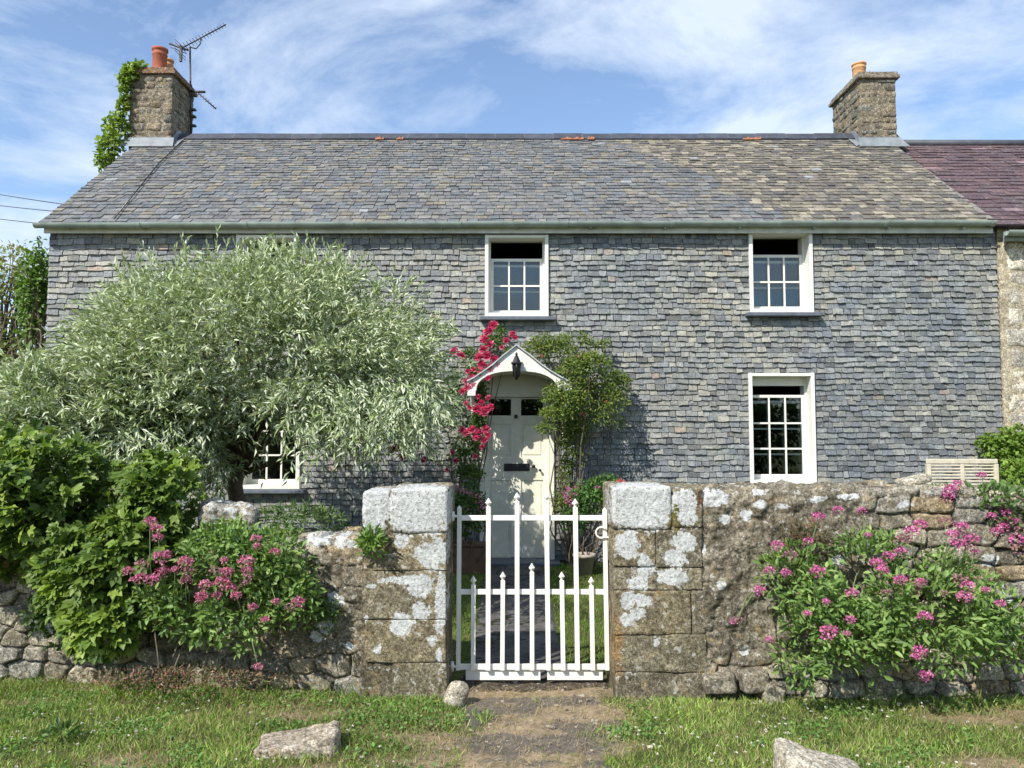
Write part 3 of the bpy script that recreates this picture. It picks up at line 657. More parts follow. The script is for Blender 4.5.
def chimney(x0, x1, y0, y1, ztop, label, seed, capc):
    rs = np.random.RandomState(seed); zb = EZ + (y0 - EY) * sn / cs - 0.12
    V, Fc, C_ = join(rubble_stack(x0, x1, y0, y1, zb, ztop - 0.06, rs, pal=CP))
    ch = np_mesh('chimney', V, Fc, M_stone2, C_, cottage, smooth=True); ch['label'] = label
    parts = []
    for (z, e, h) in ((ztop - .06, .045, .06), (ztop, .02, .05)):
        u = x0 - e
        parts.append((*np_block(((x0 + x1) / 2, (y0 + y1) / 2, z + h / 2), (x1 - x0 + 2 * e, y1 - y0 + 2 * e, h), seed, .012, .004, .03), capc))
    V, Fc, C_ = join(parts); np_mesh('chimney_cap', V, Fc, M_stone2, C_, ch, smooth=True)
    mb = MB(); t = 0.012; zr = lambda y: EZ - 0.03 + (min(y, RY) - EY) * sn / cs - max(0, y - RY) * sn / cs
    # lead apron at the front and stepped flashing up both sides
    mb.add([(x0 - .05, y0 - .02, zr(y0) + .12), (x1 + .05, y0 - .02, zr(y0) + .12), (x1 + .08, y0 - .12, zr(y0 - .12) + .045), (x0 - .08, y0 - .12, zr(y0 - .12) + .045)], [(0, 1, 2, 3)])
    mb.box(x0 - .02, x1 + .02, y0 - .022, y0 - .01, zr(y0) + .02, zr(y0) + .13)
    for xs_, sg in ((x0, -1), (x1, 1)):
        a = [(xs_ + sg * .022, y0 - .02, zr(y0) + .13), (xs_ + sg * .022, y0 + .15, zr(y0 + .15) + .17), (xs_ + sg * .022, RY, zr(RY) + .12), (xs_ + sg * .022, RY, zr(RY) + .02), (xs_ + sg * .022, y0 - .02, zr(y0) + .02)]
        b = [(xs_ + sg * .13, y0 - .12, zr(y0 - .12) + .043), (xs_ + sg * .13, RY - .1, zr(RY - .1) + .043)]
        mb.add(a + b, [(0, 1, 2, 3, 4), (4, 3, 6, 5)])
    mb.build('flashing', M_lead, ch, fix=False)
    return ch
c1 = at(130, 75, 11.7); c2 = at(173, 75, 11.7); ch1 = chimney(c1.x, c2.x, 11.7, 12.5, Z(70.5, 11.7), 'chimney at the left end with red pots and creeper', 4, (0.20, 0.13, 0.09))
c3 = at(859.5, 78, 11.7); c4 = at(896, 78, 11.7); ch2 = chimney(c3.x, c4.x, 11.7, 12.74, Z(75, 11.7), 'chimney at the right end with one buff pot', 6, (0.22, 0.20, 0.17))
def pot(parent, c, r, h, mat, rim=1.1):
    mb = MB(); mb.lathe(c, [(r * 1.05, 0), (r, .02), (r * .95, h * .72), (r * 1.02, h * .74), (r * 1.02, h * .79), (r * .97, h * .81), (r * .97, h * .9), (r * rim, h * .92), (r * rim, h), (r * .85, h), (r * .8, h * .6), (r * .0, h * .5)]); mb.build('chimney_pot', mat, parent)
zt = Z(70.5, 11.7) + .04
pot(ch1, (at(159.5, 70, 11.95).x, 11.95, zt), 0.112, 0.43, M_terra); pot(ch1, (at(167.5, 70, 12.25).x, 12.25, zt - .0), 0.088, 0.40, M_buffpot)
zt = Z(75, 11.7) + .04
pot(ch2, (at(859, 70, 12.1).x + .0, 12.1, zt), 0.105, 0.33, M_buffpot, 1.08)
mb = MB(); q = at(869, 70, 12.2); mb.tube([(q.x, 12.2, zt), (q.x + .01, 12.2, zt + .28)], .006, 5); mb.build('stub_aerial', M_lead, ch2)

# aerial -----------------------------------------------------------------
AY = 12.3; ab = at(191, 135, AY)
aer = tag(empty('tv_aerial', ab), 'black television aerial on a mast strapped beside the left chimney', 'aerial')
mb = MB(); mt = at(190, 47, AY); mb.tube([ab, at(190.5, 90, AY), mt], .016, 8); mb.build('mast', M_iron, aer)
def yagi(a, b, n, l0, l1, perp, name, refl=0):
    mb = MB(); mb.tube([a, b], .011, 6); d = (b - a)
    for i in range(n):
        p_ = a + d * (i + .5) / n; l_ = l0 + (l1 - l0) * i / n; mb.tube([p_ - perp * l_, p_ + perp * l_], .0045, 5)
    mb.build(name, M_iron, aer)
yagi(at(181, 48.5, AY - .1), at(226, 24.5, AY + .1), 15, .07, .04, Vector((.25, .9, -.35)).normalized(), 'upper_antenna')
mb = MB()
a0 = at(181, 48.5, AY - .1)
for dz_ in (-.18, -.09, .09, .18): mb.tube([a0 + Vector((-.05, -.12, dz_ * .5)), a0 + Vector((.03, .12, dz_ * .5 - .05))], .005, 5)
mb.box(a0.x - .02, a0.x + .02, AY - .12, AY - .08, a0.z - .22, a0.z + .05); mb.tube([a0 + Vector((-.19, 0, .08)), a0 + Vector((.12, 0, -.03))], .016, 6)
mb.tube([a0 + Vector((-.17, 0, .02)), a0 + Vector((.1, 0, -.09))], .006, 6); mb.tube([mt, mt + Vector((.1, 0, -.03)), mt + Vector((.17, 0, .06)), mt + Vector((.18, 0, .14))], .011, 6)
mb.build('reflector', M_iron, aer)
yagi(at(196, 91, AY), at(216, 109, AY), 8, .045, .035, Vector((.5, .6, .5)).normalized(), 'lower_antenna')
mb = MB(); k0 = at(193, 92, AY); mb.tube([k0 + Vector((-.03, 0, .12)), k0 + Vector((0, 0, -.12))], .014, 6); mb.tube([k0 + Vector((-.04, 0, .01)), k0 + Vector((.2, 0, .0))], .02, 6)
mb.build('side_arm', M_iron, aer)
for yy in (110, 117, 126): mb = MB(); q = at(193, yy, AY); mb.box(q.x - .05, q.x + .05, AY - .03, AY + .03, q.z - .015, q.z + .02, bev=.006); mb.build('bracket', M_iron, aer)

# ------------------------------------------------------------------ neighbour
nb = tag(empty('stone_cottage', (7.5, HY, 0)), 'pale rubble stone cottage with purple slate roof joined on the right', 'house')
nx0 = 6.03; rs = np.random.RandomState(12); parts = []
parts.append((*np_block(((nx0 + 10.0) / 2 + .02, HY + .2, EAVE / 2 - .08), (10 - nx0 - .04, .40, EAVE + .10), 3, .01, .006, .06), (0.40, 0.36, 0.28)))
parts.append((*np_block((8, 14.4, EAVE / 2), (4, .3, EAVE), 3, .01, .006, .2), (0.42, 0.36, 0.27))); parts.append((*np_block((9.85, 12, EAVE / 2), (.3, 4.6, EAVE), 3, .01, .006, .2), (0.42, 0.36, 0.27)))
z = 0.0
while z < EAVE - .1:
    h = rs.uniform(.16, .32); u = nx0 + 0.05 + rs.uniform(0, .10); h = min(h, EAVE - z - .02)
    while u < 9.7:
        l_ = rs.uniform(.22, .5); parts.append((*np_block((u + l_ / 2, HY + .048 + rs.uniform(-.010, .010), z + h / 2), (l_ - .02, .12, h - .02), rs.randint(999), .035, .012, .02, 8), np.array([(.46, .44, .40), (.40, .38, .34), (.52, .49, .43), (.36, .34, .31)][rs.randint(4)]) * rs.uniform(.85, 1.15))); u += l_
    z += h
V, Fc, C_ = join(parts); np_mesh('wall', V, Fc, M_stone2, C_, nb, smooth=True)
mb = MB(); rs = np.random.RandomState(14)
nE = at(1010, 226, HY - .12).z; nR = at(1010, 145, RY).z; nsl = math.hypot(RY - 9.36, nR - nE); ncs, nsn = (RY - 9.36) / nsl, (nR - nE) / nsl
nmap = lambda u, s_, o: (u, 9.36 + s_ * ncs - o * nsn, nE + s_ * nsn + o * ncs)
mb.add([nmap(5.86, 0, -.02), nmap(10.2, 0, -.02), nmap(10.2, nsl, -.02), nmap(5.86, nsl, -.02), (10.2, 2 * RY - 9.36, nE), (5.86, 2 * RY - 9.36, nE)], [(0, 1, 2, 3), (3, 2, 4, 5)], (.06, .05, .05))
roof_slates(mb, nmap, 5.86, 10.2, nsl, rs, lambda u, s_, r_: tuple(np.array([(.105, .066, .072), (.09, .058, .068), (.12, .078, .08), (.098, .07, .078)][r_.randint(4)]) * r_.uniform(.85, 1.15) * (2.2 if r_.rand() < .012 else 1)), .145, .125, (.18, .26), .004)
nroof = mb.build('roof', M_roof, nb, fix=False)
mb = MB(); mb.tube([(5.9, RY, nR + .02), (10.2, RY, nR + .02)], .065, 8); mb.build('ridge_tiles', M_ridge, nroof)
mb = MB(); g0 = at(1008, 231, 9.3)
prof = [(g0.y + .06 * math.cos(t), g0.z - .06 * math.sin(t)) for t in np.linspace(0, math.pi, 10)] + [(g0.y + .052 * math.cos(t), g0.z - .052 * math.sin(t)) for t in np.linspace(math.pi, 0, 10)]
k = len(prof); mb.add([(x, y, z) for x in (g0.x - .02, 10.1) for y, z in prof], [tuple(range(k)), tuple(range(k, 2 * k))[::-1]] + [(i, (i + 1) % k, (i + 1) % k + k, i + k) for i in range(k)])
mb.box(g0.x + .02, 10.1, 9.37, 9.43, g0.z - .10, g0.z + .02); mb.build('gutter', M_gutter, nb)

# ------------------------------------------------------------------ garden wall
def cells(u, w, a, b, seed):
    """irregular coursed stones: returns (f2-f1, id hash, id hash2)"""
    gy_ = w / b; best1 = np.full(u.shape, 9.); best2 = np.full(u.shape, 9.); id1 = np.zeros(u.shape)
    iy0 = np.floor(gy_)
    for dy in (-1, 0, 1, 2):
        iy = iy0 + dy; off = _hash(iy, iy * 0, iy * 0, seed + 3)
        gx_ = u / a + off * 3; ix0 = np.floor(gx_)
        for dx in (-1, 0, 1):
            ix = ix0 + dx; h1 = _hash(ix, iy, ix * 0, seed); h2 = _hash(ix, iy, ix * 0 + 1, seed); h3 = _hash(ix, iy, ix * 0 + 2, seed)
            ddx = np.abs(gx_ - ix - .5 - (h1 - .5) * .5); ddy = np.abs(gy_ - iy - .5 - (h2 - .5) * .5)
            d = (ddx ** 2.6 + ddy ** 2.6) ** (1 / 2.6) * (0.85 + .35 * h3)
            n_ = d < best1; best2 = np.where(n_, best1, np.minimum(best2, d)); id1 = np.where(n_, h3, id1); best1 = np.where(n_, d, best1)
    return best2 - best1, id1, (id1 * 977.13) % 1
def wall_mesh(name, p0, p1, Hf, T, mask_render, seed, blobs, a=.26, b=.13, colfn=None, label='', step=.009):
    p0 = np.array(p0); p1 = np.array(p1); Lw = np.linalg.norm(p1 - p0); d = (p1 - p0) / Lw; nrm = np.array((d[1], -d[0])) # outwards (towards camera)
    uu = np.arange(0, Lw + step, step); r = .06; prof = []
    for s_ in np.arange(-.05, 1 - 1e-6, step / 1.2): prof.append(('f', s_))
    for t in np.linspace(0, 1, 8): prof.append(('a', t))
    for t in np.linspace(0.02, .98, int(T / .012)): prof.append(('t', t))
    for t in np.linspace(0, 1, 5): prof.append(('b', t))
    for t in np.linspace(.98, 0, 12): prof.append(('k', t))
    H = Hf(uu); n = len(prof); Y_ = np.zeros((len(uu), n)); Zz = np.zeros_like(Y_); NY = np.zeros_like(Y_); NZ = np.zeros_like(Y_)
    for j, (k, t) in enumerate(prof):
        if k == 'f': Y_[:, j] = 0; Zz[:, j] = t * (H - r); NY[:, j] = 1
        elif k == 'a': an = t * math.pi / 2; Y_[:, j] = -(r - r * math.cos(an)); Zz[:, j] = H - r + r * math.sin(an); NY[:, j] = math.cos(an); NZ[:, j] = math.sin(an)
        elif k == 't': Y_[:, j] = -(r + (T - 2 * r) * t); Zz[:, j] = H; NZ[:, j] = 1
        elif k == 'b': an = t * math.pi / 2; Y_[:, j] = -(T - r + r * math.sin(an)); Zz[:, j] = H - r + r * math.cos(an); NY[:, j] = -math.sin(an); NZ[:, j] = math.cos(an)
        else: Y_[:, j] = -T; Zz[:, j] = t * (H - r); NY[:, j] = -1
    U = np.broadcast_to(uu[:, None], Y_.shape); Wp = Zz - Y_
    wx = U + .03 * fbm(U * 6, Wp * 6, 0, 3, seed + 1); wz = Wp + .025 * fbm(U * 6, Wp * 6, 7, 3, seed + 2)
    f, i1, i2 = cells(wx, wz, a, b, seed); mr = mask_render(U, Zz)
    st = np.clip(f / .17, 0, 1) ** .55
    dsp = (st * .055 - .045 + (i1 - .5) * .035) * (1 - mr) + mr * (.042 * fbm(U * 13, Wp * 13, 0, 5, seed + 5) + .3 * (st * .02 - .01))
    dsp = dsp + .010 * fbm(U * 14, Wp * 14, 3, 5, seed + 6) + .015 * fbm(U * 1.6, Wp * 1.6, 3, 2, seed + 8)
    yy = Y_ + NY * dsp; zz = Zz + NZ * dsp + .02 * fbm(U * 2.2, U * 0 + 3, 0, 3, seed + 4) * np.clip(Zz / H[:, None], 0, 1)
    V = np.stack([p0[0] + d[0] * U + nrm[0] * yy, p0[1] + d[1] * U + nrm[1] * yy, zz], -1).reshape(-1, 3)
    I = np.arange(U.size).reshape(U.shape); Fc = np.stack([I[:-1, :-1], I[1:, :-1], I[1:, 1:], I[:-1, 1:]], -1).reshape(-1, 4)
    pal = np.array([(.26, .24, .195), (.22, .205, .175), (.31, .29, .235), (.19, .175, .14), (.27, .22, .15), (.24, .235, .215)])
    cs_ = pal[(i2 * 5.999).astype(int)] * (.8 + .45 * i1)[..., None]; mort = np.array((.17, .145, .105))
    k_ = np.clip(f / .05, 0, 1)[..., None]; cs_ = cs_ * k_ + mort * .45 * (1 - k_)
    rc = np.array((.165, .15, .12)) * (1 + .35 * fbm(U * 5, Wp * 5, 0, 4, 71)[..., None]); cs_ = cs_ * (1 - mr[..., None]) + rc * mr[..., None]
    V_ = V
    return np_mesh(name, V, Fc, M_stone, cs_.reshape(-1, 3), None, smooth=True, extra={'lich': lich_field(V, blobs)})

LB_R = [(712, 498, 18, 9), (760, 493, 8, 4), (761, 506, 7, 5), (783, 507, 6, 3), (725, 519, 8, 6), (748, 517, 6, 6), (702, 544, 4, 9), (820, 500, 9, 4), (850, 497, 12, 4), (905, 505, 10, 4), (868, 540, 12, 5), (990, 560, 12, 8), (1005, 600, 10, 8), (838, 560, 9, 6), (722, 585, 5, 4), (745, 650, 7, 5), (1010, 640, 10, 9)]
H_R = Z(489, WY)
def mr_right(U, Zz):
    u = U + .25 * fbm(U * 2.5, Zz * 2.5, 0, 3, 51); return np.clip((1.15 - u) * 3.5, 0, 1) * np.clip((Zz - .14) * 8, 0, 1) * .92
rw0 = X(700, WY)
wr = wall_mesh('garden_wall', (rw0, WY + .01), (4.3, WY + .02), lambda u: H_R + .015 * np.sin(u * 2.1) + 0 * u, .46, mr_right, 5, LB_R, .22, .10)
tag(wr, 'long lichen spotted rubble garden wall on the right behind the pink valerian', 'garden wall')

LB_L = [(304, 541, 6, 5), (318, 543, 9, 8), (337, 543, 9, 8), (349, 546, 6, 5), (333, 602, 9, 8), (322, 630, 8, 6), (312, 640, 6, 5), (326, 612, 5, 5), (345, 650, 5, 4), (20, 640, 8, 6), (60, 655, 12, 8)]
H_L = Z(535, WY + .05)
def mr_left(U, Zz):
    u = U + .25 * fbm(U * 2.5, Zz * 2.5, 0, 3, 53); return np.clip((u - 2.5) * 3.5, 0, 1) * np.clip((Zz - .16) * 8, 0, 1) * np.clip((H_L - .10 - Zz) * 12, 0, 1) * .8
xl1 = X(366, WY) + .01
wl = wall_mesh('garden_wall', (-4.35, 5.22), (xl1, WY + .05), lambda u: H_L + .03 * np.sin(u * 1.7) - .02 + .12 * np.clip(1.6 - u, 0, 1), .44, mr_left, 15, LB_L, .20, .11)
tag(wl, 'low rubble garden wall on the left half buried in creeper', 'garden wall')

def pier(name, blocks, blobs, label, moss=()):
    parts = []
    for (a, b, t, bo, dp, colr_, sd_) in blocks:
        x0_, x1_ = X(a, WY), X(b, WY); zt_, zb_ = Z(t, WY), max(-.06, Z(bo, WY)); g_ = .0015
        parts.append((*np_block(((x0_ + x1_) / 2, WY + .24 + dp, (zt_ + zb_) / 2), (x1_ - x0_ - g_, .50, zt_ - zb_ - g_), sd_, .022 if t < 495 else .007, .007, .009, 8), colr_))
    x0_ = X(min(b[0] for b in blocks), WY); x1_ = X(max(b[1] for b in blocks), WY); zt_ = Z(min(b[2] for b in blocks), WY)
    parts.append((*np_block(((x0_ + x1_) / 2, WY + .25, zt_ / 2 - .04), (x1_ - x0_ - .016, .486, zt_ - .03), 2, .01, .002, .1), (.13, .115, .085)))
    V, Fc, C_ = join(parts); C_ = C_.copy()
    for (bx, by, rx, rz, mc) in moss:
        c = at(bx, by, WY); dd = np.hypot((V[:, 0] - c.x) / (rx / F * WY), (V[:, 2] - c.z) / (rz / F * WY)) + .5 * fbm(V[:, 0] * 25, V[:, 2] * 25, 0, 3, 6)
        k_ = np.clip(1.5 - dd, 0, 1)[:, None]; C_ = C_ * (1 - k_) + np.array(mc) * k_
    return tag(np_mesh(name, V, Fc, M_stone, C_, None, smooth=True, extra={'lich': lich_field(V, blobs)}), label, 'gate pier')
b1, b2, b3, b4 = (.20, .175, .12), (.18, .165, .12), (.205, .185, .135), (.165, .15, .115)
pier('gate_pier', [(363, 390.5, 491, 532, .012, b2, 1), (390.5, 449, 488, 533, 0, b3, 2), (366, 447, 534, 570, .006, b1, 3), (365, 447.5, 571, 619, .002, b3, 4), (367, 447, 620, 662, 0, b1, 5), (395, 448, 662.5, 700, .004, b2, 6), (362, 395, 662.5, 700, .02, b4, 7)],
     [(420, 508, 40, 30), (376, 507, 20, 26), (434, 553, 20, 15), (403, 541, 9, 6), (408, 580, 28, 6), (419, 588, 12, 10), (441, 600, 6, 34), (401.5, 624, 12, 12), (421, 611, 10, 10), (433, 640, 6, 6), (378, 650, 5, 5), (367, 617, 3, 3), (441, 655, 4, 8), (372, 585, 5, 3)],
     'square stone gate pier capped with white lichen left of the gate')
pier('gate_pier', [(611, 671, 486, 530, 0, b3, 11), (671.5, 702, 488, 529, .008, b2, 12), (611.5, 654, 530.5, 566, .004, b1, 13), (654.5, 700, 530, 567, 0, b4, 14), (612, 700, 567.5, 590, .003, b3, 15), (612.5, 688, 590.5, 634, 0, b1, 16), (688.5, 703, 590, 634, .012, b4, 17), (613, 703, 634.5, 672, .003, b2, 18), (614, 702, 672.5, 702, .010, b4, 19)],
     [(641, 500, 37, 24), (640, 512, 34, 20), (685, 500, 13, 12), (688, 514, 10, 12), (627, 544, 13, 16), (684, 541, 13, 11), (674, 557, 12, 9), (644, 564, 9, 12), (673, 577, 16, 10), (638, 583, 12, 9), (627, 599, 9, 9), (642, 600, 10, 7), (637, 613, 8, 7), (625, 620, 8, 8), (650, 570, 6, 6), (655, 643, 4, 4)],
     'broad stone gate pier blotched with white lichen right of the gate', [(677, 512, 7, 22, (.10, .10, .03)), (672, 524, 10, 6, (.13, .11, .05)), (640, 528, 26, 3, (.16, .13, .09)), (618, 645, 4, 26, (.27, .18, .09)), (700, 500, 5, 10, (.15, .09, .05))])

V, Fc = np_block((.13, 5.02, -.035), (.94, .30, .08), 77, .015, .012, .015, 8); thr = np_mesh('recess_shade_slab', V, Fc, M_stone2, np.broadcast_to((.085, .07, .055), (len(V), 3)), None, smooth=True); thr['kind'] = 'structure'  # slab added under the gate; its dark colour stands for a shaded recess
# loose stones ------------------------------------------------------------
def boulder(name, c, s, seed, col, label, rz=0, tilt=0, cat='stone', r=.3, amp=.03, cutf=None, lich=()):
    V, Fc = np_block((0, 0, 0), s, seed, min(s) * r, amp, .012, 6)
    if cutf is not None: V = cutf(V)
    ca, sa = math.cos(rz), math.sin(rz); ct, st_ = math.cos(tilt), math.sin(tilt)
    V = np.stack([V[:, 0] * ct + V[:, 2] * st_, V[:, 1], -V[:, 0] * st_ + V[:, 2] * ct], -1); V = np.stack([V[:, 0] * ca - V[:, 1] * sa, V[:, 0] * sa + V[:, 1] * ca, V[:, 2]], -1) + np.array(c)
    return tag(np_mesh(name, V, Fc, M_stone, np.broadcast_to(col, (len(V), 3)), None, smooth=True, extra={'lich': np.full(len(V), -.25) if not lich else np.full(len(V), .1)}), label, cat)
def wedge(V):
    V = V.copy(); k_ = np.clip(V[:, 0] / .26, -1, 1); up = V[:, 2] > 0; V[:, 2] = np.where(up, V[:, 2] * (.62 + .5 * k_), V[:, 2]); V[:, 1] *= 1 - .35 * np.abs(k_) * (V[:, 1] < 0); V[:, 2] *= np.where(up, 1, .9); return V
boulder('boulder', (at(298, 745, 3.95).x, 3.93, .040), (.39, .26, .15), 31, (.34, .30, .25), 'flat topped grey boulder lying in the grass left of the path', .1, 0, r=.16, amp=.02, cutf=wedge)
def wedge2(V):
    V = V.copy(); k_ = np.clip(V[:, 0] / .22, -1, 1); V[:, 2] = np.where(V[:, 2] > 0, V[:, 2] * (.8 - .5 * k_), V[:, 2]); return V
boulder('boulder', (at(817, 765, 3.62).x, 3.56, .035), (.38, .30, .24), 37, (.44, .41, .35), 'pale sloping boulder at the bottom edge right of the path', -.08, .04, r=.18, amp=.02, cutf=wedge2)
boulder('cobble', (at(458, 690, 4.75).x, 4.62, .055), (.115, .10, .15), 41, (.36, .33, .28), 'small rounded cobble propped at the foot of the left pier', .3, .35, r=.42, amp=.012)
q = at(228, 512, 5.15); boulder('coping_block', (q.x, 5.12, q.z - .03), (.34, .40, .20), 45, (.30, .28, .24), 'grey squared block sitting on the wall under the silver tree', .35, .10, cat='stone block', r=.35, amp=.035, lich=(1,))
rs = np.random.RandomState(19); k = 0
STL = ['small angular rock at the wall foot under the right valerian', 'flat rock at the wall foot beside the right pier', 'rounded rock half sunk below the right garden wall']
for (a, b, y_, sx_) in ((752, 672, 4.70, .17), (718, 674, 4.71, .20), (772, 684, 4.66, .12)):
    q = at(a, b + 4, y_); boulder('rock', (q.x, y_, max(.03, q.z - .02)), (sx_, .16, .12), 50 + k, np.array((.25, .23, .19)) * rs.uniform(.8, 1.2), STL[k], rs.uniform(-.2, .2), rs.uniform(-.15, .15), cat='rock', r=.25, amp=.015); k += 1

# ------------------------------------------------------------------ gate
GY_ = 4.95
gate = tag(empty('garden_gate', (X(532, GY_), GY_, 0)), 'white painted iron picket gate with diamond finials between the stone piers', 'gate')
gX = lambda a: X(a, GY_)
gZ = lambda a: Z(a, GY_)
mb = MB()
for yv, t_ in ((518, .011), (592, .011), (667, .012)): mb.box(gX(459), gX(606), GY_ - .0, GY_ + .012, gZ(yv) - t_ * 1.5, gZ(yv) + t_ * 1.5, bev=.002)
mb.build('rail', M_gatewhite, gate)
def picket(xa, xb, yt, yb, w_, fin=True):
    mb = MB(); x0_, x1_ = gX(xa), gX(xb); zt_, zb_ = gZ(yt), gZ(yb); hw = w_ / 2; fz = .045 if fin else .0; yf, yk = GY_ - .020, GY_ - .001
    vs = [(x1_ - hw, yf, zb_), (x1_ + hw, yf, zb_), (x0_ + hw, yf, zt_ - fz), (x0_ - hw, yf, zt_ - fz), (x1_ - hw, yk, zb_), (x1_ + hw, yk, zb_), (x0_ + hw, yk, zt_ - fz), (x0_ - hw, yk, zt_ - fz)]
    mb.add(vs, [(0, 1, 2, 3), (4, 7, 6, 5), (0, 4, 5, 1), (1, 5, 6, 2), (2, 6, 7, 3), (3, 7, 4, 0)])
    if fin:
        c = Vector((x0_, GY_ - .0105, zt_ - fz)); prof = [(0, 0), (hw * 1.15, 0), (hw * .5, .009), (hw * .6, .013), (hw * 1.45, .028), (.0015, .058), (0, .058)]; n = 4
        pv = [(c.x + r_ * math.cos(math.pi / 2 * k) * (1), c.y + r_ * math.sin(math.pi / 2 * k) * .9, c.z + z_) for r_, z_ in prof for k in range(n)]
        mb.add(pv, [(i * n + k, i * n + (k + 1) % n, (i + 1) * n + (k + 1) % n, (i + 1) * n + k) for i in range(len(prof) - 1) for k in range(n)])
    else:
        mb.add([(x0_ - hw, yf, zt_), (x0_ + hw, yf, zt_), (x0_ + hw, yk, zt_), (x0_ - hw, yk, zt_), (x0_, GY_ - .01, zt_ + .018)], [(0, 1, 4), (1, 2, 4), (2, 3, 4), (3, 0, 4)])
    return mb
for (a, b, t) in ((488.7, 488.5, 500), (517, 517, 494.5), (546, 547.5, 494.5), (574.6, 576, 500.5)): picket(a, b, t, 669.5, .029).build('picket', M_gatewhite, gate)
for (a, b, t) in ((474, 474, 577.5), (503, 502.5, 573.5), (531.6, 531.6, 565), (561, 562, 573.5), (590, 591, 578.5)): picket(a, b, t, 669.5, .027).build('picket', M_gatewhite, gate)
for (a, b, t) in ((460, 459.5, 508), (603.6, 605, 510)): picket(a, b, t, 669.5, .027, False).build('stile', M_gatewhite, gate)
for (a, b) in ((466.5, 540), (546.7, 601.4)): mb = MB(); mb.box(gX(a), gX(b), GY_ + .016, GY_ + .024, gZ(681), gZ(668.5), bev=.0015); mb.build('kick_plate', M_gatewhite, gate)
for yv in (516, 666): mb = MB(); mb.tube([(gX(459), GY_ - .01, gZ(yv)), (gX(450), GY_ - .01, gZ(yv))], .009, 8); mb.tube([(gX(453.5), GY_ - .01, gZ(yv) - .03), (gX(453.5), GY_ - .01, gZ(yv) + .03)], .011, 8); mb.build('hinge', M_gatewhite, gate)
mb = MB(); rc_ = Vector((gX(600), GY_ - .03, gZ(532))); mb.tube([rc_ + Vector((.034 * math.cos(t), 0, .034 * math.sin(t))) for t in np.linspace(.6, 2 * math.pi - .9, 18)], .006, 8); mb.tube([rc_ + Vector((.02, 0, -.028)), rc_ + Vector((.075, .0, -.035))], .006, 8); mb.build('latch', M_gatewhite, gate)
cd = tag(empty('tie_cord', (gX(611), GY_ - .03, gZ(545))), 'tan cord tied to the gate latch and hanging by the right pier', 'cord')
mb = MB(); mb.tube([(gX(606), GY_ - .03, gZ(541)), (gX(612), GY_ - .035, gZ(542)), (gX(612), GY_ - .035, gZ(544)), (gX(610.5), GY_ - .04, gZ(575)), (gX(607), GY_ - .032, gZ(610))], .005, 6); mb.tube([(gX(610), GY_ - .045, gZ(541)), (gX(612), GY_ - .045, gZ(544)), (gX(613.5), GY_ - .04, gZ(540))], .010, 6); mb.build('cord', M_rope, cd)

# ------------------------------------------------------------------ bench, terrace, pots
mb = MB(); mb.box(4.1, 5.98, 8.3, 9.46, -.05, .34, bev=.02); t = mb.build('terrace', M_slab); t['kind'] = 'structure'
by = 8.95; bx0, bx1 = X(925, by), X(996, by); bz = Z(459, by); base = .342
bench = tag(empty('garden_bench', ((bx0 + bx1) / 2, by, base)), 'weathered pale slatted garden bench against the slate wall', 'bench')
mb = MB(); mb.box(bx0, bx1, by, by + .03, bz - .055, bz, bev=.006)
for k in range(9): mb.box(bx0 + .03, bx1 - .03, by + .008, by + .022, bz - .085 - k * .036, bz - .067 - k * .036, bev=.003)
xm = (bx0 + bx1) / 2; mb.box(xm - .02, xm + .02, by - .002, by + .028, bz - .42, bz - .056, bev=.003); mb.box(bx0 + .03, bx1 - .03, by + .001, by + .029, bz - .44, bz - .40); mb.build('backrest', M_wood, bench)
mb = MB(); sz_ = base + .42
for k in range(6): mb.box(bx0 + .02, bx1 - .02, by - .46 + k * .075, by - .46 + k * .075 + .06, sz_, sz_ + .018, bev=.003)
mb.build('seat', M_wood, bench)
for xx in (bx0, bx1 - .045):
    mb = MB(); mb.box(xx, xx + .045, by - .012, by + .042, base, bz - .058, bev=.004); mb.build('leg', M_wood, bench)
    mb = MB(); mb.box(xx, xx + .045, by - .48, by - .435, base, sz_ + .20, bev=.004); mb.build('leg', M_wood, bench)
    mb = MB(); mb.box(xx - .004, xx + .049, by - .5, by - .013, sz_ + .201, sz_ + .225, bev=.004); mb.build('armrest', M_wood, bench)
mb = MB(); q = at(478, 556, 8.9); mb.box(X(450, 8.9), X(489, 8.9), 8.75, 8.98, 0, Z(545, 8.9), bev=.01); mb.box(X(449, 8.9), X(490, 8.9), 8.74, 8.99, Z(545, 8.9) + .001, Z(543, 8.9) + .01, bev=.004)
tag(mb.build('plant_trough', M_brown), 'brown planting trough left of the front door', 'planter')
mb = MB(); q = at(584, 545, 8.7); mb.lathe((q.x, 8.7, 0), [(0, 0), (.085, 0), (.115, .20), (.13, .20), (.13, .235), (.11, .235), (.105, .19), (0, .19)]); tag(mb.build('flower_pot', plain('pale clay', (.36, .31, .25), .85, .2, 20, .2)), 'pale clay flower pot on the lawn right of the door', 'flower pot')

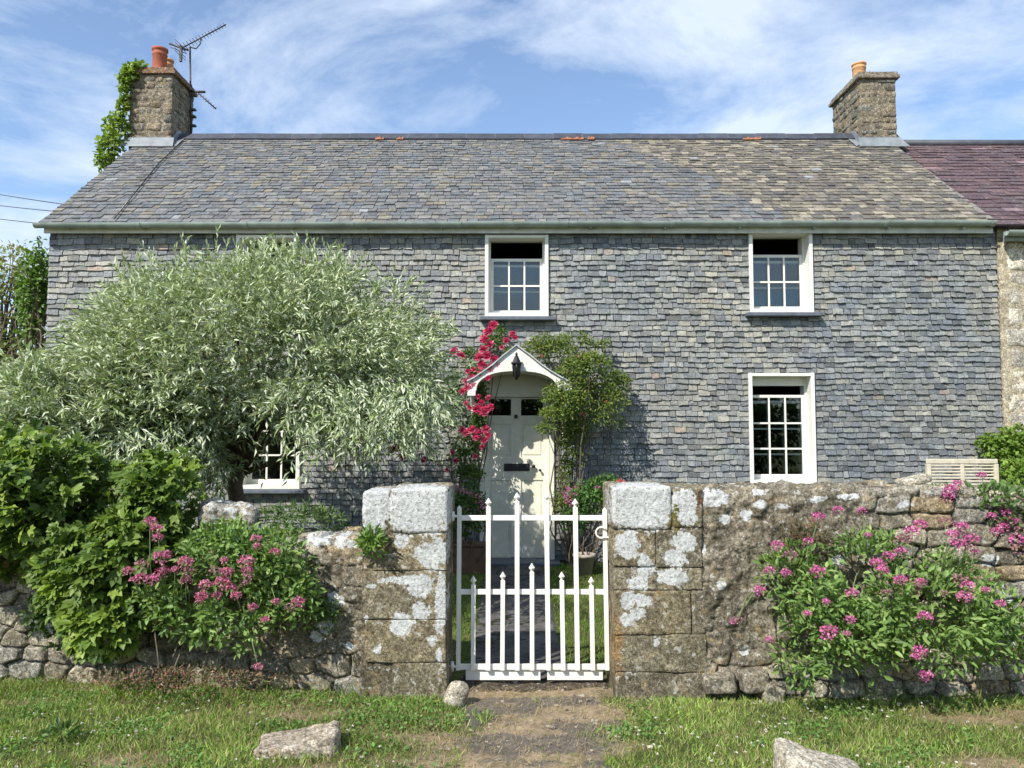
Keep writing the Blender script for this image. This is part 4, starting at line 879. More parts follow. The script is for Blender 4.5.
# ------------------------------------------------------------------ plants
boulder('edging_stone', (X(911, 5.0), 5.0, H_R + .035), (.19, .12, .05), 88, (.40, .38, .32), 'thin pale stone lying on the wall top left of the slatted bench', 0, -.22, cat='stone', r=.3, amp=.01)
def limbs(mb, base, tips, r0, rs, sag=.2, n=7):
    for tpt in tips:
        b = np.array(base); t_ = np.array(tpt); pts = []; j = rs.randn(3) * .12
        for i in range(n):
            k_ = i / (n - 1); p_ = b * (1 - k_) + t_ * k_ + j * math.sin(k_ * math.pi) + np.array((0, 0, sag * math.sin(k_ * math.pi))) + rs.randn(3) * .02 * (0 < i < n - 1); pts.append(p_)
        mb.tube(pts, [r0 * (1 - .85 * i / (n - 1)) for i in range(n)], 6)
def shoots(rs, P0, D0, length, n_leaf, grav, spread=.9, droop_pow=1.4):
    """leaf positions and directions along drooping shoots"""
    n = len(P0); T = (np.arange(n_leaf) + rs.rand(n, n_leaf)) / n_leaf; Ls = np.broadcast_to(length, n)[:, None]
    P = P0[:, None] + D0[:, None] * (T * Ls)[..., None]; P[..., 2] -= grav * (T ** droop_pow) * Ls * Ls
    A = np.broadcast_to(D0[:, None], P.shape).copy(); A[..., 2] -= grav * droop_pow * T ** (droop_pow - 1) * Ls
    Rd = rs.randn(*P.shape); D = norm(A.reshape(-1, 3)) + spread * norm(Rd.reshape(-1, 3)); return P.reshape(-1, 3), D, T.reshape(-1)

# weeping silver pear
rs = np.random.RandomState(77)
TC = np.array((X(266, 7.1), 7.1, Z(372, 7.1))); RAD = np.array((1.68, 1.50, 1.03)); RADL = 1.12
tree = tag(empty('silver_pear_tree', (X(240, 7.1), 7.1, 0)), 'domed weeping tree with narrow silvery green leaves in front of the cottage', 'tree')
n = 7200; nd_ = n * 2; Dn = norm(rs.randn(nd_, 3)); Dn[:, 1] -= .25; Dn = norm(Dn)
lobe = rs.rand(nd_) < .30; TCs = np.where(lobe[:, None], np.array((X(105, 6.35), 6.35, Z(420, 6.35))), TC); RADs = np.where(lobe[:, None], np.array((.92, .62, .56)), RAD)
rr = .30 + .66 * rs.rand(nd_) ** .5; lump = 1 + .13 * fbm(Dn[:, 0] * 2.6 + 5, Dn[:, 1] * 2.6, Dn[:, 2] * 2.6, 3, 5) * 1.4
P0 = TCs + Dn * RADs * (rr * lump)[:, None]; D0 = norm(Dn * np.array((.8, .8, .55)) + np.array((0, 0, .35)) + .5 * rs.randn(nd_, 3))
low = P0[:, 2] < TC[2] - .1
dens = fbm(P0[:, 0] * 1.5, P0[:, 1] * 1.5, P0[:, 2] * 1.9, 3, 44)
dens2 = fbm(P0[:, 0] * 3.3, P0[:, 1] * 3.3, P0[:, 2] * 3.8, 2, 46); keep = (dens > -.30) & (dens2 > -.14)
hx = (P0[:, 0] > X(222, 6.5)) & (P0[:, 0] < X(312, 6.5)) & (P0[:, 2] < Z(418, 6.5)) & (P0[:, 1] < 9)
hx2 = (P0[:, 0] >= X(312, 6.5)) & (P0[:, 2] < Z(425, 6.5))
keep &= ~hx & ~hx2; P0 = P0[keep][:n]; D0 = D0[keep][:n]; Dq = Dn[keep][:n]
ln_ = .16 + .26 * rs.rand(len(P0))
LP, LD, LT = shoots(rs, P0, D0, ln_, 15, .75, .8)
# some long free shoots on top and hanging ones below
m_ = rs.rand(240); tp = TC + np.stack([(rs.rand(240) - .5) * 2.7, (rs.rand(240) - .6) * 1.4, np.zeros(240)], -1); tp[:, 2] += RAD[2] * np.sqrt(np.clip(1 - ((tp[:, 0] - TC[0]) / RAD[0]) ** 2 - ((tp[:, 1] - TC[1]) / RAD[1]) ** 2, .02, 1)) * .95
tp = tp[:110]; P2, D2, _ = shoots(rs, tp, norm(np.stack([.35 * rs.randn(110), .3 * rs.randn(110), np.ones(110)], -1)), .15 + .2 * rs.rand(110), 12, .25, .6)
hb = 480; hp = np.stack([np.where(rs.rand(hb) < .55, rs.uniform(X(10, 6.3), X(232, 6.3), hb), rs.uniform(X(315, 6.3), X(440, 6.3), hb)), rs.uniform(5.3, 6.8, hb), np.zeros(hb)], -1); hp[:, 2] = np.where(hp[:, 0] < X(300, 6.3), Z(452, 6.3), Z(412, 6.3)) + rs.uniform(-.12, .25, hb)
P3, D3, _ = shoots(rs, hp, norm(np.stack([.5 * rs.randn(hb), .4 * rs.randn(hb) - .3, -.5 - .5 * rs.rand(hb)], -1)), .22 + .2 * rs.rand(hb), 16, .4, .7)
P3b, D3b = [], []
P_all = np.concatenate([LP, P2, P3]); D_all = np.concatenate([LD, D2, D3]); nl = len(P_all)
Cs = cols(rs, nl, [(.42, .475, .30), (.52, .57, .40), (.30, .37, .18), (.20, .28, .09), (.60, .64, .50)], .14)
scatter('crown', LANCE, P_all, D_all, norm(rs.randn(nl, 3) + np.array((0, -.3, .9))), .046 + .042 * rs.rand(nl), .0120 + .008 * rs.rand(nl), Cs, M_silver, tree)
mb = MB(); bx_, by_ = X(243, 7.2), 7.2
mb.tube([(bx_, by_, -.05), (bx_ + .03, by_, .5), (bx_ - .05, by_ - .03, 1.1), (bx_ + .02, by_, 1.55)], [.10, .08, .07, .06], 10)
limbs(mb, (bx_ - .02, by_, 1.2), [TC + Dq[i] * RAD * .75 for i in range(0, 26)], .030, rs, .25); mb.build('trunk', M_bark, tree)

def mound(rs, n, c, rad, up=.4, inner=.55, front=.3):
    D = norm(rs.randn(n, 3)); D[:, 2] = np.where(rs.rand(n) < up, np.abs(D[:, 2]), D[:, 2]); D[:, 1] -= front; D = norm(D)
    k_ = inner + (1 - inner) * rs.rand(n) ** .6; lump = 1 + .22 * fbm(D[:, 0] * 2.6, D[:, 1] * 2.6, D[:, 2] * 2.6 + c[0], 3, int(abs(c[0] * 10)))
    return np.array(c) + D * np.array(rad) * (k_ * lump)[:, None], D
def leafy(name, rs, P, D, pal, ln, wd, mat, parent, tmpl=LEAF, out=.6, droop=.3, npf=(0, -.3, .8)):
    n = len(P); LD = norm(D * out + rs.randn(n, 3) * .7 + np.array((0, 0, -droop))); NN = norm(rs.randn(n, 3) * .6 + np.array(npf) + D * .5)
    return scatter(name, tmpl, P, LD, NN, rs.uniform(*ln, n), rs.uniform(*wd, n), cols(rs, n, pal, .13), mat, parent)

# creeper over the left wall: five-leaflet leaves
rs = np.random.RandomState(5)
cr = tag(empty('virginia_creeper', (-2.9, 4.85, 0)), 'dense green creeper with five part leaves tumbling over the left wall', 'creeper')
Ps, Ds = [], []
for (a, b, y_, rx, ry, rz, n) in ((30, 485, 5.2, .70, .45, .36, 1150), (115, 525, 5.1, .54, .40, .34, 1150), (20, 515, 4.95, .60, .40, .38, 1150), (115, 560, 4.85, .46, .36, .38, 950), (165, 505, 5.05, .28, .35, .36, 450), (85, 590, 4.85, .26, .22, .18, 380), (105, 625, 4.72, .24, .2, .18, 300), (-40, 490, 5.2, .6, .5, .5, 600)):
    c = at(a, b, y_); P_m, D_m = mound(rs, n, c, (rx, ry, rz), .35, .6, .45); Ps.append(P_m); Ds.append(D_m)
P5 = np.concatenate(Ps); D5 = np.concatenate(Ds)
k_ = fbm(P5[:, 0] * 2.6, P5[:, 1] * 2.6, P5[:, 2] * 2.6, 3, 8) > -.30; P5 = P5[k_ & (P5[:, 2] > .08)]; D5 = D5[k_ & (np.concatenate(Ps)[:, 2] > .08)]
n = len(P5); ax = norm(D5 * .6 + rs.randn(n, 3) * .45 + np.array((0, -.25, -.45))); nn = norm(rs.randn(n, 3) * .45 + np.array((-.1, -.5, .8))); sd_ = norm(np.cross(ax, nn))
PP, DD, NN_, LL, CC = [], [], [], [], []
yellower = (fbm(P5[:, 0] * 2, P5[:, 1] * 2, P5[:, 2] * 2, 2, 60) > .16)  # noise patches where some leaves are brighter and yellower
cA = cols(rs, n, [(.105, .175, .028), (.15, .225, .04), (.07, .125, .022), (.19, .27, .055)], .13); cB = cols(rs, n, [(.24, .32, .055), (.29, .37, .07), (.18, .27, .045)], .1); cc_ = np.where(yellower[:, None] & (rs.rand(n, 1) < .6), cB, cA)
for an, sc in ((0, 1), (.75, .9), (-.75, .9), (1.55, .62), (-1.55, .62)):
    PP.append(P5); DD.append(ax * math.cos(an) + sd_ * math.sin(an)); NN_.append(nn); LL.append(np.full(n, sc)); CC.append(cc_)
sz = .052 + .032 * rs.rand(n); sz = np.tile(sz, 5) * np.concatenate(LL)
scatter('foliage', LEAF, np.concatenate(PP), np.concatenate(DD), np.concatenate(NN_), sz, sz * .54, np.concatenate(CC), M_leaf, cr)
mb = MB()
limbs(mb, (-2.9, 5.55, 0.3), [P5[i] for i in range(0, n, n // 26)], .014, rs, .1); limbs(mb, (-2.1, 4.75, 0.02), [at(145, 560, 4.75), at(150, 600, 4.7), at(170, 580, 4.75)], .008, rs, .02); mb.build('stem', M_bark, cr)

# red valerian
def flower_head(c, r, rs, mat, parent, pal, nm='flower_head', n=120):
    D = norm(rs.randn(n, 3)); D[:, 2] = np.where(rs.rand(n) < .7, np.abs(D[:, 2]), D[:, 2]); P_ = np.array(c) + D * np.array((r, r, r * .75)) * (.55 + .55 * rs.rand(n))[:, None]
    return scatter(nm, LEAF, P_, norm(D + .8 * rs.randn(n, 3)), norm(D + .3 * rs.randn(n, 3)), r * .34, r * .30, cols(rs, n, pal, .2), mat, parent)
PINK = [(.50, .07, .22), (.58, .12, .28), (.42, .05, .18), (.64, .20, .36)]
MAG = [(.52, .10, .28), (.60, .17, .36), (.42, .07, .22), (.70, .32, .48), (.56, .18, .32)]
def valerian(label, base, mounds, heads, seed, pal, dens=1.0, ln=(.035, .065), leafpal=None):
    rs = np.random.RandomState(seed); pl = tag(empty('red_valerian', base), label, 'flowering plant', 'pink valerian plants along the garden wall')
    Ps, Ds = [], []
    for (a, b, y_, rx, ry, rz, n) in mounds: P_m, D_m = mound(rs, int(n * dens), at(a, b, y_), (rx, ry, rz), .5, .35, .35); Ps.append(P_m); Ds.append(D_m)
    P_ = np.concatenate(Ps); D_ = np.concatenate(Ds)
    k_ = (fbm(P_[:, 0] * 5, P_[:, 1] * 5, P_[:, 2] * 5, 3, seed) > -.18) & (P_[:, 2] > .02); P_, D_ = P_[k_], D_[k_]
    leafy('foliage', rs, P_, D_, leafpal or [(.15, .25, .065), (.21, .33, .09), (.10, .18, .045), (.28, .38, .12)], ln, (.014, .026), M_leaf, pl, out=.9, droop=-.1)
    mb = MB(); hs = []
    for (a, b, y_, r_) in heads:
        c = at(a, b, y_); hs.append((c, r_ / F * y_))
        m0 = mounds[int(np.argmin([math.hypot(a - m_[0], (b - m_[1]) * .7) for m_ in mounds]))]; bs = at(m0[0] + (a - m0[0]) * .55, m0[1] + 10, m0[2] - .05)
        mb.tube([bs, bs * .5 + c * .5 + Vector((rs.uniform(-.03, .03), -.02, .03)), c], [.004, .003, .002], 4, (1, 1, 1))
    mb.build('stem', M_stem, pl)
    for i_, (c, r_) in enumerate(hs):
        if i_ % 6 == 4: o_ = flower_head(c, r_, rs, M_petal, pl, [(.34, .17, .19), (.40, .20, .25), (.28, .18, .12)], n=70); o_['label'] = 'faded dusty flower head'
        else: flower_head(c, r_, rs, M_petal, pl, pal)
    return pl
M_stem = plain('green stem', (.14, .19, .07), .7, .2, 30, 0)
HR = [(818, 517, 9), (838, 510, 7), (862, 511, 6), (777, 546, 8), (790, 556, 9), (808, 541, 6), (760, 591, 7), (786, 573, 6), (818, 572, 11), (852, 594, 9), (887, 593, 7), (850, 620, 6), (769, 640, 5), (807, 614, 5), (829, 633, 11), (847, 634, 5), (738, 620, 6), (733, 622, 5), (925, 617, 10), (920, 652, 10), (916, 657, 6), (926, 676, 9), (903, 541, 10), (912, 532, 9), (921, 524, 7), (877, 564, 8), (889, 557, 8), (901, 552, 8), (945, 522, 9), (953, 535, 9), (962, 527, 9), (970, 540, 10), (958, 545, 9), (975, 552, 6), (960, 580, 9), (968, 586, 8), (965, 597, 8), (921, 583, 8), (900, 580, 7), (882, 570, 7), (944, 594, 6), (1000, 604, 6), (986, 590, 5), (826, 602, 5), (770, 571, 6), (868, 535, 5), (968, 601, 6)]
rs = np.random.RandomState(40); HRw = [(a, b, 4.16 + .06 * rs.rand() + (.22 if b < 560 else 0), r_ * (.62 + .22 * rs.rand())) for a, b, r_ in HR]
valerian('big pink flowering valerian against the right garden wall', (X(880, 4.5), 4.5, 0),
         [(820, 610, 4.48, .26, .20, .26, 900), (850, 640, 4.42, .34, .24, .22, 1100), (900, 610, 4.45, .32, .24, .28, 1200), (940, 630, 4.42, .34, .24, .26, 1100), (980, 620, 4.50, .25, .2, .26, 700), (800, 665, 4.46, .16, .15, .14, 350), (870, 560, 4.58, .28, .12, .18, 500), (930, 575, 4.56, .30, .12, .14, 450), (790, 575, 4.60, .20, .1, .2, 350), (1015, 650, 4.5, .15, .15, .16, 250)], HRw, 61, MAG)
HT = [(1006, 513, 6), (1010, 520, 7), (1003, 527, 6), (1015, 540, 9), (1018, 548, 9), (950, 490, 7), (948, 497, 6), (958, 484, 5), (982, 476, 5), (991, 516, 5), (1020, 530, 7), (996, 532, 6)]
valerian('small valerian growing on top of the right end of the wall', (X(985, 4.9), 4.9, 1.2), [(990, 505, 4.85, .22, .18, .13, 520), (945, 500, 4.9, .10, .12, .09, 160), (1030, 510, 4.85, .18, .2, .16, 350)], [(a, b, 4.72, r_ * .9) for a, b, r_ in HT], 63, MAG, leafpal=[(.12, .20, .06), (.17, .26, .09), (.09, .15, .05)])
HL = [(150, 522, 7), (157, 529, 7), (158, 538, 6), (128, 571, 6), (143, 565, 8), (141, 578, 7), (163, 557, 10), (163, 572, 8), (152, 580, 8), (185, 563, 9), (188, 572, 8), (186, 580, 6), (256, 539, 6), (257, 547, 5), (275, 552, 6), (224, 561, 5), (215, 571, 6), (227, 572, 7), (222, 583, 9), (231, 588, 7), (246, 562, 9), (247, 571, 7), (245, 583, 6), (205, 585, 7), (202, 596, 7), (253, 608, 6), (276, 602, 5), (298, 602, 7), (290, 608, 6), (265, 620, 5), (258, 667, 5), (200, 600, 5), (236, 596, 6), (217, 596, 6), (249, 577, 6), (175, 570, 5), (134, 580, 5)]
valerian('pink valerian growing out of the left garden wall', (X(220, 4.7), 4.7, 0),
         [(230, 560, 4.72, .30, .18, .24, 1100), (270, 575, 4.70, .26, .18, .26, 1000), (240, 615, 4.66, .34, .2, .2, 1100), (190, 610, 4.66, .22, .2, .2, 600), (300, 600, 4.66, .14, .12, .16, 350), (165, 600, 4.65, .2, .15, .15, 400), (270, 540, 4.95, .22, .15, .08, 300), (225, 535, 4.85, .2, .1, .06, 200)], [(a, b, 4.36 + .10 * rs.rand(), r_ * .82) for a, b, r_ in HL], 65, [(.50, .12, .24), (.60, .22, .34), (.42, .09, .19), (.68, .34, .44), (.45, .16, .16)])

# small weeds
def weed(label, a, b, y_, rad, n, pal, seed, cat='weed', ln=(.02, .045), wd=(.006, .013), name='weed', group=None, tmpl=LEAF):
    rs = np.random.RandomState(seed); c = at(a, b, y_); P_, D_ = mound(rs, n, c, rad, .6, .2, .2); k_ = P_[:, 2] > .0; P_, D_ = P_[k_], D_[k_]
    o = leafy(name, rs, P_, D_, pal, ln, wd, M_leaf, None, tmpl, .8, -.2); return tag(o, label, cat, group)
GR = [(.09, .16, .04), (.13, .21, .055), (.06, .12, .03)]; RB = [(.26, .13, .10), (.30, .17, .11), (.14, .17, .05), (.34, .20, .17), (.12, .16, .05)]
weed('reddish low stonecrop mat below the left wall', 175, 680, 4.55, (.72, .20, .055), 1700, RB, 1, 'low plant', (.012, .03), (.005, .010), name='stonecrop')
weed('sprig of bright green leaves on the corner of the left wall', 371, 545, 4.66, (.08, .06, .09), 130, [(.16, .26, .05), (.11, .20, .04)], 2, 'plant', (.04, .07), (.014, .022), name='fern_sprig')
weed('brown dry tuft trailing over the right garden wall', 806, 545, 4.66, (.17, .07, .16), 750, [(.12, .10, .04), (.15, .13, .06), (.08, .10, .03), (.20, .10, .07)], 3, 'plant', (.015, .03), (.004, .009), name='trailing_plant')
weed('ivy patch hanging low at the left end of the wall', 75, 618, 4.85, (.35, .12, .22), 1000, [(.035, .07, .02), (.05, .09, .025), (.07, .12, .03)], 4, 'ivy', (.025, .05), (.02, .035), name='ivy')
weed('green tuft in the wall joint beside the left pier', 325, 618, 4.74, (.10, .06, .13), 330, GR, 6, 'plant', (.015, .03), (.008, .014), name='wall_plant')
weed('green weeds on the wall under the lower left window', 300, 520, 5.1, (.35, .12, .10), 600, GR + [(.2, .28, .12)], 7, 'plant', (.03, .06), (.006, .012), name='weed')
weed('dock weed in the worn grass at lower left', 62, 732, 3.98, (.08, .07, .025), 70, GR, 9, 'weed', (.03, .06), (.012, .02), name='dock')

# ivy on the chimney end
rs = np.random.RandomState(30); Ps, Ds = [], []
for (a, b, y_, rx, rz, n) in ((110, 150, 11.6, .20, .35, 420), (118, 128, 11.7, .22, .25, 380), (104, 163, 11.5, .12, .22, 160), (125, 110, 11.72, .10, .22, 180), (127, 92, 11.7, .09, .32, 220), (132, 75, 11.72, .13, .13, 220), (138, 69, 11.75, .17, .08, 180), (125, 82, 11.7, .10, .14, 120)):
    P_m, D_m = mound(rs, n, at(a, b, y_), (rx, .16, rz), .4, .2, .3); Ps.append(P_m); Ds.append(D_m)
iv = tag(empty('chimney_creeper', (at(110, 150, 11.6).x, 11.6, 4.6)), 'bright green creeper climbing the outer side of the left chimney', 'creeper')
leafy('foliage', rs, np.concatenate(Ps), np.concatenate(Ds), [(.24, .34, .05), (.29, .38, .07), (.17, .26, .035), (.10, .17, .03)], (.045, .09), (.035, .06), M_leaf, iv)
mb = MB(); mb.tube([(HX0 - .03, 11.9, 3.9), at(112, 150, 11.7), at(124, 110, 11.72), at(129, 75, 11.72)], .02, 6); mb.build('stem', M_bark, iv)

# climbing roses
def climber(name, label, blobs, seed, pal, base, ln, wd, parts_extra=()):
    rs = np.random.RandomState(seed); o = tag(empty(name, base), label, 'climbing rose'); Ps, Ds = [], []
    for (a, b, y_, rx, ry, rz, n) in blobs: P_m, D_m = mound(rs, int(n * 1.5), at(a, b, y_), (rx, ry, rz), .5, .15, .25); Ps.append(P_m); Ds.append(D_m)
    P_ = np.concatenate(Ps); D_ = np.concatenate(Ds); k_ = (fbm(P_[:, 0] * 4, P_[:, 1] * 4, P_[:, 2] * 4, 3, seed) > -.25) & (P_[:, 1] < HY - .03); P_, D_ = P_[k_], D_[k_]
    leafy('foliage', rs, P_, D_, pal, ln, wd, M_leaf, o)
    mb = MB(); limbs(mb, base, [at(b_[0], b_[1], b_[2]) for b_ in blobs], .014, rs, .03)
    mb.build('stem', M_bark, o); return o, rs
RG = [(.11, .175, .03), (.15, .215, .038), (.07, .12, .022), (.20, .20, .05), (.18, .26, .05)]
r1_, _ = climber('climbing_rose', 'large leafy green climber arching over the right side of the porch', [(545, 350, 9.2, .28, .22, .20, 800), (575, 345, 9.25, .25, .2, .18, 700), (585, 375, 9.1, .40, .3, .30, 1700), (565, 400, 8.95, .28, .28, .22, 900), (600, 405, 9.1, .36, .28, .28, 1300), (575, 440, 9.15, .22, .22, .32, 1000), (565, 470, 9.2, .12, .15, .28, 450), (555, 415, 8.85, .22, .2, .1, 350), (618, 385, 9.25, .18, .15, .18, 380), (605, 345, 9.35, .2, .08, .08, 140), (615, 425, 9.3, .12, .1, .1, 120), (545, 428, 8.8, .12, .14, .06, 120), (562, 505, 9.2, .14, .14, .2, 350), (590, 370, 8.95, .28, .2, .22, 700)], 81, RG, (X(572, 9.3), 9.3, 0), (.028, .055), (.012, .022))
rs = np.random.RandomState(88)
for (a, b) in ((583, 414), (578, 356), (607, 402), (541, 356)): flower_head(at(a, b, 8.85), .03, rs, M_petal, r1_, [(.50, .16, .10), (.45, .10, .08)], 'blossom', 30)
r2_, _ = climber('climbing_rose', 'climbing rose covered in crimson pink blossom left of the door', [(470, 358, 9.3, .14, .12, .14, 260), (492, 345, 9.35, .15, .1, .14, 240), (478, 375, 9.2, .15, .15, .12, 300), (480, 400, 9.2, .10, .12, .25, 330), (478, 430, 9.2, .12, .14, .3, 480), (465, 455, 9.15, .2, .18, .3, 600), (455, 400, 9.25, .15, .12, .4, 400), (500, 332, 9.4, .14, .08, .08, 120), (470, 475, 9.1, .18, .15, .15, 350), (510, 352, 9.3, .10, .1, .06, 90)], 83, [(.08, .15, .03), (.12, .20, .04), (.06, .11, .025)], (X(458, 9.3), 9.3, 0), (.028, .05), (.014, .024))
def blossom(c, r, rs, parent):
    n = 26; k_ = np.arange(n) / n; t = k_ * 17; el = k_ * 1.25; D = np.stack([np.cos(t) * np.cos(el), -.55 - np.sin(el), np.sin(t) * np.cos(el) + .25], -1); D = norm(D)
    scatter('blossom', LEAF, np.array(c) + D * r * .12, D, norm(rs.randn(n, 3) * .4 + np.array((0, -.2, .8))), r * (1 - .45 * k_), r * (.95 - .4 * k_), cols(rs, n, [(.66, .05, .17), (.74, .11, .25), (.56, .03, .13), (.82, .30, .40)], .12), M_petal, parent)
RB_ = [(472, 378, 5), (466, 382, 5), (476, 384, 4), (468, 372, 4), (493, 326, 7), (488, 332, 7), (484, 340, 7), (490, 345, 6), (483, 350, 6), (487, 356, 8), (479, 358, 7), (494, 360, 6), (482, 366, 7), (490, 368, 6), (497, 364, 5), (454, 352, 6), (460, 355, 5), (463, 358, 4), (512, 335, 5), (506, 341, 5), (515, 338, 4), (502, 348, 4), (468, 388, 6), (473, 384, 5), (462, 392, 5), (477, 409, 7), (484, 412, 8), (490, 408, 6), (481, 403, 5), (470, 408, 4), (466, 404, 4), (472, 430, 6), (466, 433, 6), (479, 434, 7), (486, 430, 6), (488, 436, 5), (461, 430, 5), (484, 441, 5), (476, 438, 5), (452, 453, 4), (456, 461, 4), (475, 457, 4), (482, 447, 4), (447, 470, 3), (398, 448, 6), (405, 451, 6), (392, 450, 5), (407, 445, 5), (424, 460, 4), (403, 457, 5), (478, 397, 4), (488, 398, 4), (470, 392, 4), (480, 374, 5), (488, 378, 5), (474, 370, 4)]
rs = np.random.RandomState(90)
for (a, b, r_) in RB_: blossom(at(a, b, 8.98 if a > 440 else 7.7), (r_ * .92) / F * 9.0, rs, r2_)

def garden_shrub(name, label, blobs, seed, pal, cat, ln, wd, heads=(), hp=PINK, hy_=8.6):
    rs = np.random.RandomState(seed); c0 = at(blobs[0][0], blobs[0][1], blobs[0][2]); o = tag(empty(name, (c0.x, c0.y, 0)), label, cat); Ps, Ds = [], []
    for (a, b, y_, rx, ry, rz, n) in blobs: P_m, D_m = mound(rs, n, at(a, b, y_), (rx, ry, rz), .5, .3, .3); Ps.append(P_m); Ds.append(D_m)
    P_ = np.concatenate(Ps); D_ = np.concatenate(Ds); k_ = (P_[:, 2] > .03) & (P_[:, 1] < HY - .03); leafy('foliage', rs, P_[k_], D_[k_], pal, ln, wd, M_leaf, o)
    mb = MB(); limbs(mb, (c0.x, c0.y, 0), [at(b_[0], b_[1], b_[2]) for b_ in blobs for _ in range(3)], .012, rs, .04); mb.build('stem', M_bark, o)
    for (a, b, r_) in heads: flower_head(at(a, b, hy_), r_ / F * hy_, rs, M_petal, o, hp, 'flower_head', 34)
    return o
BG = [(.07, .16, .03), (.11, .21, .04), (.05, .11, .022)]
garden_shrub('geranium', 'leafy pink flowered geranium in the trough left of the door', [(468, 505, 8.85, .24, .16, .18, 700), (455, 525, 8.85, .2, .14, .15, 400), (478, 522, 8.8, .13, .12, .13, 250)], 101, BG, 'flowering plant', (.03, .06), (.02, .035), [(463, 492, 4), (470, 494, 3), (478, 497, 4), (480, 503, 4), (482, 510, 5), (458, 489, 3), (449, 497, 4), (474, 520, 3)], MAG)
garden_shrub('hardy_geranium', 'bushy green plant with magenta flowers right of the door', [(590, 500, 8.8, .28, .2, .22, 950), (575, 520, 8.75, .18, .15, .18, 450), (605, 485, 8.95, .2, .15, .13, 350), (615, 510, 8.8, .2, .2, .2, 350)], 103, BG, 'flowering plant', (.03, .055), (.016, .03), [(569, 491, 3), (567, 498, 4), (570, 503, 4), (574, 495, 3), (576, 488, 3), (565, 494, 3), (568, 489, 3), (572, 505, 3), (597, 488, 3)], MAG)
garden_shrub('red_geranium', 'red topped geranium peeping over the right pier', [(622, 492, 8.4, .10, .1, .06, 160)], 105, BG, 'flowering plant', (.03, .05), (.02, .03), [(618, 485, 5), (625, 485, 5), (621, 482, 4)], [(.62, .10, .09), (.70, .16, .14)], 8.3)
garden_shrub('yellow_green_shrub', 'bright green shrub beside the bench at the right edge', [(1008, 458, 9.25, .26, .15, .30, 1000), (1022, 442, 9.2, .3, .2, .2, 600), (990, 446, 9.3, .17, .1, .14, 350), (1020, 480, 8.9, .2, .25, .25, 500), (1045, 460, 8.9, .3, .3, .35, 500)], 107, [(.16, .26, .04), (.20, .30, .05), (.11, .19, .03)], 'shrub', (.04, .075), (.022, .04))
garden_shrub('low_fern', 'low green plants at the foot of the slate wall behind the left pier', [(345, 540, 8.9, .35, .15, .16, 300), (300, 540, 8.9, .3, .15, .14, 200), (385, 540, 8.9, .2, .15, .2, 160)], 109, BG, 'plant', (.03, .06), (.016, .03))

# far trees at the left
def rough_tree(name, label, base, H, rad, nl, pal, seed, cz, ln=(.05, .09), cat='tree', ntw=60, sparse=-.1, group=None):
    rs = np.random.RandomState(seed); o = tag(empty(name, base), label, cat, group); base = np.array(base); c = base + np.array((0, 0, cz))
    P_, D_ = mound(rs, nl, c, rad, .4, .2, .1); k_ = (fbm(P_[:, 0] * 2.2, P_[:, 1] * 2.2, P_[:, 2] * 2.2, 3, seed) > sparse) & (P_[:, 2] > .1); P_, D_ = P_[k_], D_[k_]
    leafy('crown', rs, P_, D_, pal, ln, (ln[0] * .55, ln[1] * .6), M_leaf, o)
    mb = MB(); mb.tube([base + np.array((0, 0, -.1)), base + np.array((.1, 0, cz * .4)), base + np.array((-.05, 0, cz * .8))], [.16, .11, .08], 8)
    limbs(mb, base + np.array((0, 0, cz * .55)), [P_[i] for i in range(0, len(P_), max(1, len(P_) // ntw))], .03, rs, .2, 6); mb.build('trunk', M_bark, o); return o
rough_tree('hawthorn_tree', 'thin twiggy tree with brown tinged leaves beyond the left gable', (at(5, 300, 13).x, 13.0, 0), 4, (.85, .7, 1.15), 3000, [(.20, .24, .07), (.24, .22, .10), (.24, .30, .09), (.30, .28, .15)], 121, Z(300, 13), (.06, .10), 'tree', 50, -.12)
rough_tree('ivy_clad_tree', 'upright ivy covered trunk tight against the left gable', (at(38, 300, 12).x - .02, 12.0, 0), 4, (.28, .3, 1.0), 1900, [(.11, .20, .035), (.15, .25, .045), (.07, .13, .025)], 123, Z(305, 12), (.06, .10), 'tree', 20, -.4)
rough_tree('hawthorn_tree', 'bushy green tree low behind the creeper at the left edge', (at(-10, 380, 11).x, 11.0, 0), 3, (1.0, .8, 1.0), 1800, [(.10, .15, .04), (.14, .19, .05), (.2, .2, .09)], 125, Z(400, 11), (.05, .09), 'tree', 60, -.25)
# hedge bank across the lane behind the camera, seen only in the window panes
for i, xx in enumerate((-9, -4.5, 0, 4.5, 9)):
    rough_tree('hedgerow_tree', 'rounded hedgerow tree across the lane behind the viewer', (xx, -11 - (i % 2), 0), 3, (2.8, 1.6, 1.9), 4500, [(.05, .09, .02), (.07, .12, .03)], 140 + i, 1.5, (.18, .30), 'tree', 10, -.5, 'hedgerow trees across the lane')

# overhead wires at the left
WL = ['upper overhead wire left of the gable', 'middle overhead wire left of the gable', 'lowest overhead wire left of the gable']
for i, (ya, yb) in enumerate(((191, 204), (205, 212), (218.5, 225.5))):
    a_, b_ = at(-60, ya - 8, 22), at(62, yb, 14); mid = (a_ + b_) / 2 - Vector((0, 0, .06)); pts = [a_ * (1 - t) ** 2 + mid * 2 * t * (1 - t) + b_ * t * t for t in np.linspace(0, 1, 9)]
    mb = MB(); mb.tube(pts, .009, 5); tag(mb.build('overhead_wire', M_iron), WL[i], 'wire', 'overhead wires')

